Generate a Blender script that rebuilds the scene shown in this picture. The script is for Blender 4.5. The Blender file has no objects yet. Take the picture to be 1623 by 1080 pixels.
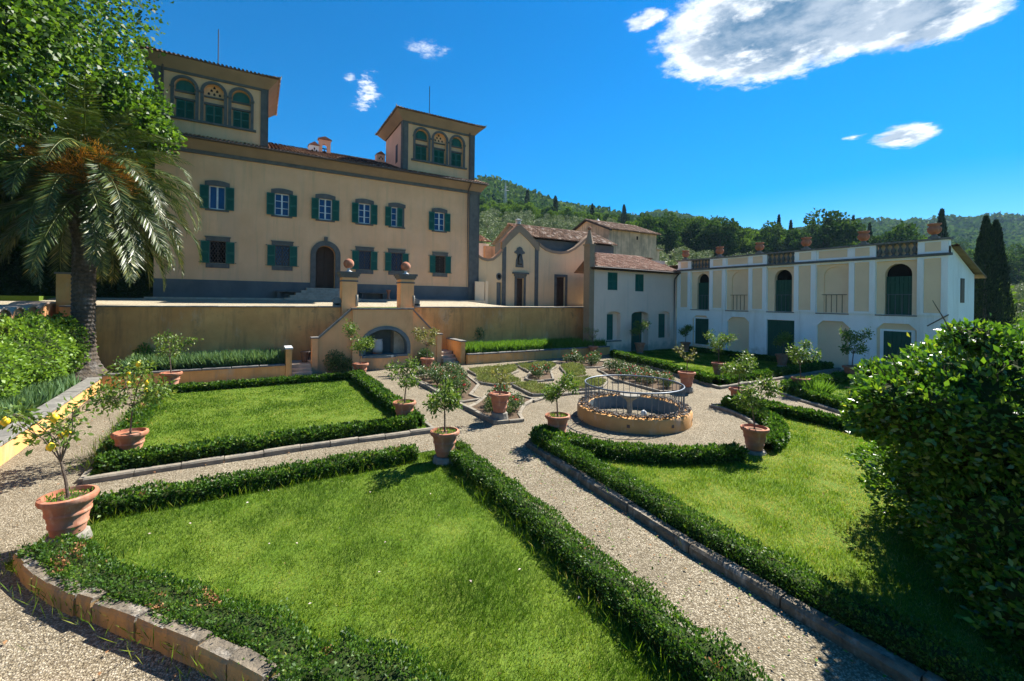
import bpy, math, random
import numpy as np
from mathutils import Vector, Matrix
S = bpy.context.scene
COL = S.collection
RAD = math.radians
PI = math.pi
random.seed(7)
RNG = np.random.default_rng(11)

# ------------------------------------------------------------------ camera
cam_data = bpy.data.cameras.new('camera')
cam = bpy.data.objects.new('camera', cam_data)
COL.objects.link(cam)
cam_data.sensor_width = 36.0
cam_data.sensor_fit = 'HORIZONTAL'
cam_data.lens = 36.0 * 692.0 / 1623.0
cam_data.shift_y = -64.0 / 1623.0
cam_data.clip_end = 6000.0
cam_data.clip_start = 0.05
AZ = RAD(30.442)
fw = Vector((math.sin(AZ), math.cos(AZ), 0.0))
rt = Vector((math.cos(AZ), -math.sin(AZ), 0.0))
up = Vector((0, 0, 1))
ROLL = RAD(0.7)
xr = rt * math.cos(ROLL) + up * math.sin(ROLL)
xu = up * math.cos(ROLL) - rt * math.sin(ROLL)
m = Matrix((xr, xu, -fw)).transposed().to_4x4()
m.translation = Vector((0, 0, 3.8))
cam.matrix_world = m
S.camera = cam

# ------------------------------------------------------------------ sun and sky
SUN_EL = RAD(47.0)
SUN_PHI = RAD(15.0)            # direction of the sun, from +X towards +Y
sd = Vector((math.cos(SUN_EL) * math.cos(SUN_PHI), math.cos(SUN_EL) * math.sin(SUN_PHI), math.sin(SUN_EL)))
sun_data = bpy.data.lights.new('sun', 'SUN')
sun_data.energy = 5.0
sun_data.angle = RAD(0.5)
sun_data.color = (1.0, 0.95, 0.86)
sun = bpy.data.objects.new('sun', sun_data)
COL.objects.link(sun)
sun.rotation_euler = (-sd).to_track_quat('-Z', 'Y').to_euler()

world = bpy.data.worlds.new('World')
S.world = world
world.use_nodes = True
wn, wl = world.node_tree.nodes, world.node_tree.links
wn.clear()
def W(t, **k):
    n = wn.new(t)
    for a, b in k.items(): setattr(n, a, b)
    return n
sky = W('ShaderNodeTexSky', sky_type='NISHITA', sun_disc=False)
sky.sun_elevation = SUN_EL
sky.sun_rotation = PI / 2 - SUN_PHI
sky.altitude = 200
sky.air_density = 1.0
sky.dust_density = 0.25
sky.ozone_density = 2.5
SKYK = 0.105
hsv = W('ShaderNodeHueSaturation')
hsv.inputs['Saturation'].default_value = 1.78
hsv.inputs['Value'].default_value = .56
wl.new(sky.outputs[0], hsv.inputs['Color'])
tc = W('ShaderNodeTexCoord')
sep = W('ShaderNodeSeparateXYZ'); wl.new(tc.outputs['Generated'], sep.inputs[0])
def wmath(op, a, b=None, c=None, clamp=False):
    n = W('ShaderNodeMath', operation=op); n.use_clamp = clamp
    for i, v in enumerate((a, b, c)):
        if v is None: continue
        if isinstance(v, (int, float)): n.inputs[i].default_value = v
        else: wl.new(v, n.inputs[i])
    return n.outputs[0]
zc = wmath('MAXIMUM', sep.outputs[2], 0.03)
px_ = wmath('DIVIDE', sep.outputs[0], zc)
py_ = wmath('DIVIDE', sep.outputs[1], zc)
cmb = W('ShaderNodeCombineXYZ'); wl.new(px_, cmb.inputs[0]); wl.new(py_, cmb.inputs[1])
def wnoise(scale, detail, rough, off=(0, 0, 0)):
    mp = W('ShaderNodeMapping'); mp.inputs['Location'].default_value = off
    wl.new(cmb.outputs[0], mp.inputs['Vector'])
    n = W('ShaderNodeTexNoise'); n.inputs['Scale'].default_value = scale
    n.inputs['Detail'].default_value = detail; n.inputs['Roughness'].default_value = rough
    wl.new(mp.outputs[0], n.inputs['Vector'])
    return n.outputs[0]
nz = wnoise(3.6, 10, 0.66)
nf = wnoise(13.0, 10, 0.7, (3, 1, 0))
ng = wnoise(5.0, 6, 0.6, (7, 2, 0))
# clouds: ellipses on the cloud deck (x/z, y/z), each (cx, cy, rx, ry, angle, strength)
CLOUDS = [(1.64, .86, .46, .46, 0.0, .75, .55), (1.98, .58, .28, .26, 0.0, .6, .5), (1.185, 1.09, .06, .09, 0.0, .30, .75),
          (.455, 2.17, .07, .20, -.1, .30, .85), (.36, 2.09, .03, .06, 0, .20, .8), (.56, 1.68, .08, .06, 0, .12, .55), (3.33, 1.06, .27, .15, .31, .42, .5), (3.07, 1.22, .05, .05, 0, .14, .6)]
acc = None
for (cx, cy, rx, ry, an, st, ns) in CLOUDS:
    dx = wmath('SUBTRACT', px_, cx); dy = wmath('SUBTRACT', py_, cy)
    ca, sa = math.cos(an), math.sin(an)
    a = wmath('DIVIDE', wmath('ADD', wmath('MULTIPLY', dx, ca), wmath('MULTIPLY', dy, sa)), rx)
    b = wmath('DIVIDE', wmath('SUBTRACT', wmath('MULTIPLY', dy, ca), wmath('MULTIPLY', dx, sa)), ry)
    r2 = wmath('ADD', wmath('MULTIPLY', a, a), wmath('MULTIPLY', b, b))
    v = wmath('MULTIPLY', wmath('SUBTRACT', 1.0, wmath('SQRT', r2)), st)
    v = wmath('ADD', v, wmath('MULTIPLY', wmath('SUBTRACT', wmath('ADD', wmath('MULTIPLY', nz, .55), wmath('MULTIPLY', nf, .45)), 0.5), ns * 1.7))
    acc = v if acc is None else wmath('MAXIMUM', acc, v)
def wmr(v, a, b, smooth=True):
    n = W('ShaderNodeMapRange'); n.interpolation_type = 'SMOOTHSTEP' if smooth else 'LINEAR'
    n.inputs['From Min'].default_value = a; n.inputs['From Max'].default_value = b
    wl.new(v, n.inputs['Value']); return n.outputs[0]
alpha = wmr(acc, -0.02, 0.20)
core = wmr(wmath('ADD', acc, wmath('MULTIPLY', wmath('SUBTRACT', ng, .5), 1.5)), 0.06, 0.42)
ccol = W('ShaderNodeMixRGB'); ccol.inputs[1].default_value = (4.4, 4.6, 4.8, 1); ccol.inputs[2].default_value = (.30, .85, 1.55, 1)
streak = wmr(wmath('ADD', wmath('MULTIPLY', nz, .6), wmath('MULTIPLY', ng, .4)), .36, .60)
wl.new(wmath('MULTIPLY', core, wmath('SUBTRACT', 1.0, wmath('MULTIPLY', streak, .40))), ccol.inputs[0])
low = W('ShaderNodeMixRGB', blend_type='MULTIPLY'); low.inputs[2].default_value = (.62, .84, .93, 1); wl.new(wmath('SUBTRACT', 1.0, wmr(sep.outputs[2], .02, .42)), low.inputs[0]); wl.new(hsv.outputs[0], low.inputs[1])
mixc = W('ShaderNodeMixRGB'); wl.new(alpha, mixc.inputs[0]); wl.new(low.outputs[0], mixc.inputs[1]); wl.new(ccol.outputs[0], mixc.inputs[2])
bg = W('ShaderNodeBackground'); bg.inputs['Strength'].default_value = SKYK
wl.new(mixc.outputs[0], bg.inputs['Color'])
wo = W('ShaderNodeOutputWorld'); wl.new(bg.outputs[0], wo.inputs[0])

S.view_settings.view_transform = 'Standard'
S.view_settings.look = 'None'
S.view_settings.gamma = 1.0
S.view_settings.exposure = 1.48
S.render.engine = 'CYCLES'
try:
    S.cycles.transparent_max_bounces = 8
    S.cycles.max_bounces = 6
except Exception: pass

# ------------------------------------------------------------------ materials
def lin(c): return tuple(c) + (1.0,)
class NT:
    def __init__(s, name):
        s.m = bpy.data.materials.new(name); s.m.use_nodes = True
        s.n = s.m.node_tree.nodes; s.l = s.m.node_tree.links; s.n.clear()
        s.b = s.n.new('ShaderNodeBsdfPrincipled'); s.o = s.n.new('ShaderNodeOutputMaterial')
        s.l.new(s.b.outputs[0], s.o.inputs[0])
        s.tc = s.n.new('ShaderNodeTexCoord'); s.geo = None
    def pos(s, scale=(1, 1, 1)):
        if s.geo is None: s.geo = s.n.new('ShaderNodeNewGeometry')
        mp = s.n.new('ShaderNodeMapping'); mp.inputs['Scale'].default_value = scale
        s.l.new(s.tc.outputs['Object'], mp.inputs['Vector']); return mp.outputs[0]
    def noise(s, scale, detail=5, rough=.55, vec=None):
        n = s.n.new('ShaderNodeTexNoise'); n.inputs['Scale'].default_value = scale
        n.inputs['Detail'].default_value = detail; n.inputs['Roughness'].default_value = rough
        s.l.new(vec if vec is not None else s.tc.outputs['Object'], n.inputs['Vector']); return n.outputs[0]
    def vor(s, scale, feature='F1', vec=None):
        n = s.n.new('ShaderNodeTexVoronoi'); n.inputs['Scale'].default_value = scale; n.feature = feature
        s.l.new(vec if vec is not None else s.tc.outputs['Object'], n.inputs['Vector']); return n
    def mr(s, v, a, b, c=0.0, d=1.0):
        n = s.n.new('ShaderNodeMapRange'); n.inputs['From Min'].default_value = a; n.inputs['From Max'].default_value = b
        n.inputs['To Min'].default_value = c; n.inputs['To Max'].default_value = d
        s.l.new(v, n.inputs['Value']); return n.outputs[0]
    def mix(s, f, a, b, mode='MIX'):
        n = s.n.new('ShaderNodeMixRGB'); n.blend_type = mode
        for i, v in enumerate((f, a, b)):
            if isinstance(v, (int, float)): n.inputs[i].default_value = v
            elif isinstance(v, tuple): n.inputs[i].default_value = lin(v[:3])
            else: s.l.new(v, n.inputs[i])
        return n.outputs[0]
    def math(s, op, a, b):
        n = s.n.new('ShaderNodeMath'); n.operation = op
        for i, v in enumerate((a, b)):
            if isinstance(v, (int, float)): n.inputs[i].default_value = v
            else: s.l.new(v, n.inputs[i])
        return n.outputs[0]
    def attr(s, name):
        n = s.n.new('ShaderNodeAttribute'); n.attribute_name = name; return n.outputs['Fac']
    def ramp(s, v, stops):
        n = s.n.new('ShaderNodeValToRGB'); e = n.color_ramp.elements
        e[0].position, e[0].color = stops[0][0], lin(stops[0][1]); e[1].position, e[1].color = stops[-1][0], lin(stops[-1][1])
        for p, c in stops[1:-1]:
            q = e.new(p); q.color = lin(c)
        s.l.new(v, n.inputs[0]); return n.outputs[0]
    def bump(s, h, strength=.4, dist=.02):
        n = s.n.new('ShaderNodeBump'); n.inputs['Strength'].default_value = strength; n.inputs['Distance'].default_value = dist
        s.l.new(h, n.inputs['Height']); s.l.new(n.outputs[0], s.b.inputs['Normal'])
    def col(s, c):
        if isinstance(c, tuple): s.b.inputs['Base Color'].default_value = lin(c[:3])
        else: s.l.new(c, s.b.inputs['Base Color'])
    def set(s, rough=.8, spec=.3, metal=0.0):
        s.b.inputs['Roughness'].default_value = rough
        s.b.inputs['Specular IOR Level'].default_value = spec
        s.b.inputs['Metallic'].default_value = metal
        return s
def plain(name, c1, c2=None, scale=3.0, rough=.8, spec=.3, bump=.25, bscale=40, dist=.01, stain=None, sscale=.7, metal=0.0, lo=.35, hi=.65):
    t = NT(name); t.set(rough, spec, metal)
    if c2 is None: c2 = tuple(x * .82 for x in c1)
    c = t.mix(t.mr(t.noise(scale, 8, .6), lo, hi), c1, c2)
    if stain:
        st = t.mr(t.noise(sscale, 9, .68, t.pos((1, 1, .35))), .52, .72)
        c = t.mix(st, c, stain)
    t.col(c)
    if bump: t.bump(t.noise(bscale, 6, .6), bump, dist)
    return t.m
def leafmat(name, stops, rough=.5, spec=.35, trans=.35, gain=1.5):
    t = NT(name); t.set(rough, spec)
    c = t.ramp(t.attr('tint'), stops); t.col(c)
    if trans > 0:
        tr = t.n.new('ShaderNodeBsdfTranslucent'); g = t.mix(1.0, c, (gain, gain * 1.02, gain * .55), 'MULTIPLY'); t.l.new(g, tr.inputs[0])
        ms = t.n.new('ShaderNodeMixShader'); ms.inputs[0].default_value = trans
        t.l.new(t.b.outputs[0], ms.inputs[1]); t.l.new(tr.outputs[0], ms.inputs[2]); t.l.new(ms.outputs[0], t.o.inputs[0])
    return t.m

MT = {}
MT['stucco'] = plain('villa_stucco', (.80, .475, .27), (.70, .40, .22), .6, .9, .15, .2, 30, .008, stain=(.66, .41, .26), sscale=.4)
MT['stucco_pink'] = plain('pink_and_bounce_stucco', (.80, .48, .34), (.70, .41, .28), .8, .9, .15, .2, 30, .008)
MT['chapel'] = plain('chapel_stucco', (.80, .54, .31), (.72, .48, .27), .5, .9, .15, .15, 30, .006)
MT['pietra'] = plain('grey_stone', (.125, .125, .12), (.085, .087, .085), 3, .85, .25, .35, 25, .01, stain=(.16, .15, .13), sscale=1.2)
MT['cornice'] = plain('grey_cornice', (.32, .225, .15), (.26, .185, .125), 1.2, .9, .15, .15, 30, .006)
MT['plinth'] = plain('plinth_render', (.12, .13, .135), (.09, .10, .105), .9, .9, .2, .2, 20, .01, stain=(.15, .15, .14))
MT['white'] = plain('white_stucco', (.87, .86, .85), (.80, .80, .80), .6, .9, .15, .15, 30, .005, stain=(.70, .68, .65), sscale=.5)
MT['beige'] = plain('beige_stucco', (.84, .62, .41), (.76, .55, .36), .6, .9, .15, .15, 30, .005)
MT['midwall'] = plain('rosy_stucco', (.80, .59, .48), (.73, .53, .43), .5, .9, .15, .15, 30, .005)
MT['oldwall'] = plain('old_plaster', (.72, .49, .33), (.42, .30, .20), .7, .95, .1, .5, 14, .02, stain=(.24, .20, .15), sscale=1.1)
MT['shutter'] = plain('green_shutter_paint', (.010, .11, .078), (.008, .09, .065), 2, .5, .4, .05, 60, .002)
MT['door_green'] = plain('green_door_paint', (.012, .075, .050), (.009, .060, .042), 1.2, .6, .3, .1, 50, .002)
MT['frame'] = plain('window_white_paint', (.62, .66, .68), None, 3, .5, .4, 0)
MT['iron'] = plain('dark_iron', (.05, .04, .038), (.10, .065, .05), 8, .6, .4, .1)
MT['galv'] = plain('galvanised_rail', (.12, .145, .18), (.08, .10, .125), 6, .45, .5, .05, metal=.3)
MT['wood'] = plain('dark_wood', (.055, .03, .018), (.04, .022, .014), 3, .6, .3, .1)
MT['dark'] = plain('dark_interior', (.012, .011, .010), None, 2, .9, .1, 0)
MT['terracotta'] = plain('terracotta', (.40, .165, .095), (.31, .12, .07), 5, .85, .2, .4, 40, .008, stain=(.50, .31, .22), sscale=4.0)
MT['terra_dark'] = plain('weathered_and_shaded_terracotta', (.36, .15, .09), (.22, .11, .075), 6, .9, .15, .4, 30, .01, stain=(.25, .2, .16), sscale=5)
MT['coping'] = plain('coping_stone', (.20, .19, .17), (.12, .115, .105), 4, .9, .2, .5, 22, .015, stain=(.28, .27, .24), sscale=3)
MT['edging'] = plain('edging_stone', (.27, .235, .18), (.17, .15, .12), 5, .9, .2, .6, 18, .02, stain=(.14, .14, .12), sscale=2.5)
MT['roughkerb'] = plain('weathered_kerb_stone', (.20, .165, .12), (.10, .085, .065), 7, .95, .15, 1.0, 14, .04, stain=(.38, .35, .30), sscale=4)
MT['soil'] = plain('soil', (.075, .052, .035), (.12, .085, .055), 9, .95, .1, .8, 30, .03)
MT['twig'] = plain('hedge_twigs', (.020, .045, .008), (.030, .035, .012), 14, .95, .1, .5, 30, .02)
MT['bark'] = plain('bark', (.16, .125, .095), (.09, .07, .055), 9, .95, .1, .8, 20, .03)
MT['palmbark'] = plain('palm_trunk_bark', (.12, .095, .07), (.05, .042, .035), 9, .95, .1, 1.0, 14, .06, stain=(.17, .16, .15), sscale=3)
MT['pedestal'] = plain('pedestal_stone', (.27, .25, .21), (.17, .16, .135), 7, .95, .15, .7, 20, .02)
MT['lowwall'] = plain('ochre_low_wall', (.72, .38, .14), (.60, .30, .10), 1.6, .92, .15, .3, 22, .01, stain=(.52, .36, .22), sscale=1.5)
MT['stair_wall'] = plain('stair_stucco', (.80, .43, .20), (.72, .37, .165), .8, .92, .15, .2, 30, .008, stain=(.55, .29, .12), sscale=.6)
MT['niche'] = plain('niche_plaster', (.16, .19, .20), (.11, .14, .15), 1.5, .9, .2, .3, 20, .01)
MT['step'] = plain('stone_step', (.40, .36, .29), (.28, .25, .20), 4, .9, .2, .5, 20, .012)
MT['marble'] = plain('pale_marble', (.5, .52, .52), (.4, .42, .42), 5, .6, .3, .2)
MT['lemon'] = plain('lemon_peel', (.85, .58, .02), (.78, .50, .02), 8, .45, .4, .3, 120, .003)
MT['orange'] = leafmat('palm_fruit_stalks', [(0, (.50, .17, .02)), (.6, (.78, .32, .03)), (1, (.65, .36, .05))], .6, .3, .15, 1.2)
MT['pebble'] = None
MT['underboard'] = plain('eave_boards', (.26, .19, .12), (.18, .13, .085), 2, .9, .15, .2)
MT['lead'] = plain('grey_metal', (.35, .38, .40), None, 3, .5, .4, .05)
MT['bell'] = plain('bronze', (.05, .05, .045), None, 3, .5, .5, .05, metal=.5)
MT['brick'] = plain('brick', (.42, .20, .12), (.34, .16, .10), 12, .9, .15, .4, 30, .01)

def weather(m, dark, lo, hi, base=None, bh=.7):
    # rain streaks running down the render, optional damp band with a ragged edge at the foot
    nt = m.node_tree; b = next(n for n in nt.nodes if n.type == 'BSDF_PRINCIPLED'); src = b.inputs['Base Color'].links[0].from_socket
    tcn = nt.nodes.new('ShaderNodeTexCoord'); mp = nt.nodes.new('ShaderNodeMapping'); mp.inputs['Scale'].default_value = (2.2, 2.2, .13); nt.links.new(tcn.outputs['Object'], mp.inputs['Vector'])
    nn = nt.nodes.new('ShaderNodeTexNoise'); nn.inputs['Scale'].default_value = 1.3; nn.inputs['Detail'].default_value = 9; nn.inputs['Roughness'].default_value = .7; nt.links.new(mp.outputs[0], nn.inputs['Vector'])
    mr = nt.nodes.new('ShaderNodeMapRange'); mr.inputs['From Min'].default_value = lo; mr.inputs['From Max'].default_value = hi; mr.inputs['To Max'].default_value = .75; nt.links.new(nn.outputs[0], mr.inputs['Value'])
    mx = nt.nodes.new('ShaderNodeMixRGB'); mx.inputs[2].default_value = dark + (1,); nt.links.new(mr.outputs[0], mx.inputs[0]); nt.links.new(src, mx.inputs[1]); out = mx.outputs[0]
    if base:
        n2 = nt.nodes.new('ShaderNodeTexNoise'); n2.inputs['Scale'].default_value = 2.1; n2.inputs['Detail'].default_value = 8; nt.links.new(tcn.outputs['Object'], n2.inputs['Vector'])
        sp = nt.nodes.new('ShaderNodeSeparateXYZ'); nt.links.new(tcn.outputs['Object'], sp.inputs[0])
        mm = nt.nodes.new('ShaderNodeMath'); mm.operation = 'MULTIPLY_ADD'; nt.links.new(n2.outputs[0], mm.inputs[0]); mm.inputs[1].default_value = -1.6; nt.links.new(sp.outputs[2], mm.inputs[2])
        m2 = nt.nodes.new('ShaderNodeMapRange'); m2.inputs['From Min'].default_value = bh - .8; m2.inputs['From Max'].default_value = bh - 1.3; nt.links.new(mm.outputs[0], m2.inputs['Value'])
        m3 = nt.nodes.new('ShaderNodeMixRGB'); m3.inputs[2].default_value = base + (1,); nt.links.new(m2.outputs[0], m3.inputs[0]); nt.links.new(out, m3.inputs[1]); out = m3.outputs[0]
    nt.links.new(out, b.inputs['Base Color'])
weather(MT['stucco'], (.50, .34, .20), .52, .74)
weather(MT['chapel'], (.54, .38, .24), .54, .76)
weather(MT['white'], (.58, .56, .52), .55, .78, (.50, .50, .46), .75)
weather(MT['midwall'], (.52, .43, .35), .55, .78, (.42, .37, .30), .75)
weather(MT['lowwall'], (.38, .24, .11), .50, .72)
weather(MT['stair_wall'], (.56, .33, .15), .52, .76, (.46, .30, .17), .7)
weather(MT['oldwall'], (.22, .18, .13), .50, .70)
def glass():
    t = NT('window_glass'); t.set(.08, .5); t.b.inputs['IOR'].default_value = 1.45
    t.col(t.mix(t.mr(t.noise(1.5, 2), .3, .7), (.006, .03, .11), (.010, .045, .15))); return t.m  # blue of the reflected sky is painted into the base colour
MT['glass'] = glass()
def water():
    t = NT('pool_water'); t.set(.08, .6); t.col((.02, .025, .02)); t.bump(t.noise(6, 3), .15, .01); return t.m
MT['water'] = water()
def terracewall():
    t = NT('stained_terrace_wall'); t.set(.95, .1)
    base = t.mix(t.mr(t.noise(.5, 7, .6), .35, .65), (.74, .38, .14), (.54, .25, .085))
    streak = t.mr(t.noise(1.7, 8, .66, t.pos((1.6, 1.6, .22))), .50, .74)
    c = t.mix(t.math('MULTIPLY', streak, .8), base, (.28, .15, .07))
    pale = t.mr(t.noise(1.1, 8, .7, t.pos((1, 1, .4))), .56, .72)
    c = t.mix(t.math('MULTIPLY', pale, .6), c, (.60, .45, .30))
    blot = t.mr(t.noise(.8, 9, .74), .57, .68)
    c = t.mix(t.math('MULTIPLY', blot, .8), c, (.26, .15, .08))
    t.col(c); t.bump(t.noise(18, 7, .65), .5, .02); return t.m
MT['terwall'] = terracewall()
def gravel(name, c_lo, c_mid, c_hi, sc=62):
    t = NT(name); t.set(.95, .15)
    v = t.vor(sc); v2 = t.vor(sc * 2.3)
    sepc = t.n.new('ShaderNodeSeparateColor'); t.l.new(v.outputs['Color'], sepc.inputs[0])
    c = t.ramp(sepc.outputs[0], [(0, c_lo), (.5, c_mid), (1, c_hi)])
    big = t.mr(t.noise(.75, 8, .66), .40, .62)
    c = t.mix(t.math('MULTIPLY', big, .5), c, tuple(x * .62 for x in c_mid))
    edge = t.mr(v.outputs['Distance'], .25, .62)
    c = t.mix(t.math('MULTIPLY', edge, .55), c, tuple(x * .4 for x in c_lo))
    t.col(c)
    h = t.math('ADD', t.math('MULTIPLY', v.outputs['Distance'], -1.0), t.math('MULTIPLY', v2.outputs['Distance'], -.4))
    t.bump(h, .9, .02); return t.m
MT['gravel'] = gravel('gravel', (.14, .11, .07), (.31, .26, .175), (.54, .475, .36), 46)
MT['gravel_t'] = gravel('terrace_gravel', (.38, .32, .22), (.52, .45, .32), (.62, .55, .42), 40)
def lawnmat():
    t = NT('lawn_turf'); t.set(.95, .1)
    c = t.mix(t.mr(t.noise(1.1, 6, .6), .35, .68), (.085, .150, .014), (.140, .190, .026))
    c = t.mix(t.mr(t.noise(30, 4, .6), .4, .7), c, (.05, .09, .012))
    t.col(c); t.bump(t.noise(60, 5), .6, .02); return t.m
MT['lawn'] = lawnmat()
def hillmat():
    t = NT('hillside_ground'); t.set(.95, .05)
    c = t.mix(t.mr(t.noise(.05, 8, .65), .4, .62), (.085, .13, .028), (.05, .075, .02))
    c = t.mix(t.mr(t.noise(.4, 7, .7), .45, .65), c, (.15, .16, .055))
    t.col(c); t.bump(t.noise(.5, 8, .7), 1.0, 1.0); return t.m
MT['hill'] = hillmat()
def tilemat(name, stops):
    t = NT(name); t.set(.9, .15)
    c = t.ramp(t.attr('tint'), stops)
    c = t.mix(t.mr(t.noise(6, 8, .7), .5, .7), c, (.12, .10, .075))
    t.col(c); t.bump(t.noise(30, 5), .4, .01); return t.m
MT['tiles'] = tilemat('roof_tiles', [(0, (.08, .045, .032)), (.35, (.17, .095, .06)), (.7, (.30, .19, .125)), (1, (.60, .50, .40))])
MT['tiles_red'] = tilemat('red_roof_tiles', [(0, (.15, .075, .05)), (.5, (.27, .14, .095)), (1, (.44, .30, .22))])
def pebmat():
    t = NT('pebbles'); t.set(.95, .1)
    t.col(t.ramp(t.attr('tint'), [(0, (.03, .025, .02)), (.5, (.10, .08, .065)), (1, (.26, .23, .20))])); return t.m
MT['pebble'] = pebmat()
MT['grass'] = leafmat('grass_blades', [(0, (.035, .085, .006)), (.4, (.082, .155, .009)), (.7, (.16, .225, .016)), (.9, (.26, .27, .05)), (1, (.40, .34, .15))], .6, .2, .4, 1.5)
MT['hedge'] = leafmat('box_leaves', [(0, (.020, .060, .008)), (.45, (.060, .135, .014)), (.8, (.135, .22, .024)), (1, (.26, .23, .07))], .5, .3, .35, 1.4)
MT['lemon_leaf'] = leafmat('citrus_leaves', [(0, (.040, .085, .012)), (.5, (.095, .165, .024)), (.9, (.18, .24, .04)), (1, (.30, .28, .07))], .5, .35, .3, 1.4)
MT['pale_leaf'] = leafmat('pale_citrus_leaves', [(0, (.10, .11, .03)), (.5, (.19, .19, .05)), (1, (.30, .27, .09))], .5, .35, .3, 1.3)
MT['camellia'] = leafmat('glossy_shrub_leaves', [(0, (.016, .055, .006)), (.5, (.062, .145, .012)), (.85, (.155, .25, .018)), (1, (.34, .36, .05))], .32, .6, .32, 1.8)
MT['ivy'] = leafmat('bright_climber_leaves', [(0, (.06, .13, .014)), (.5, (.14, .25, .025)), (1, (.26, .38, .05))], .5, .35, .35, 1.4)
MT['linden'] = leafmat('broadleaf_crown_leaves', [(0, (.02, .055, .007)), (.5, (.052, .115, .012)), (1, (.14, .22, .022))], .5, .3, .4, 1.6)
MT['palmleaf'] = leafmat('palm_leaflets', [(0, (.012, .030, .006)), (.5, (.034, .064, .011)), (.88, (.095, .12, .022)), (1, (.24, .21, .05))], .42, .4, .15, 1.3)
MT['lavender'] = leafmat('lavender_leaves', [(0, (.05, .11, .05)), (.5, (.10, .18, .075)), (1, (.17, .25, .09))], .7, .15, .25, 1.3)
MT['lavbright'] = leafmat('fresh_lavender_leaves', [(0, (.055, .12, .012)), (.5, (.10, .20, .022)), (1, (.16, .27, .05))], .7, .15, .35, 1.4)
MT['santolina'] = leafmat('low_herb_leaves', [(0, (.11, .14, .04)), (.5, (.21, .24, .075)), (1, (.33, .34, .13))], .8, .1, .2, 1.2)
MT['rosefoliage'] = leafmat('rose_leaves', [(0, (.025, .06, .018)), (.5, (.065, .125, .03)), (.9, (.14, .20, .06)), (1, (.22, .14, .07))], .45, .4, .2, 1.3)
MT['rosered'] = leafmat('rose_petals', [(0, (.50, .01, .03)), (.7, (.72, .03, .07)), (1, (.75, .16, .2))], .6, .3, .2, 1.2)
MT['rosewhite'] = leafmat('pale_rose_petals', [(0, (.6, .45, .42)), (1, (.7, .6, .58))], .6, .3, .2, 1.2)
MT['olive'] = leafmat('olive_leaves', [(0, (.09, .125, .055)), (.5, (.15, .19, .085)), (1, (.25, .29, .15))], .6, .25, .15, 1.2)
MT['forest'] = leafmat('woodland_leaves', [(0, (.020, .05, .012)), (.5, (.045, .095, .018)), (1, (.11, .16, .035))], .9, .05, .2, 1.4)
MT['forestbright'] = leafmat('fresh_woodland_leaves', [(0, (.05, .10, .014)), (.5, (.09, .16, .02)), (1, (.17, .25, .035))], .9, .05, .3, 1.4)
MT['cypress'] = leafmat('cypress_leaves', [(0, (.010, .025, .008)), (.6, (.022, .045, .012)), (1, (.05, .075, .02))], .7, .15, .1, 1.2)
MT['deadleaf'] = leafmat('dry_leaves', [(0, (.20, .09, .04)), (1, (.38, .22, .11))], .8, .1, .2, 1.2)

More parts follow.
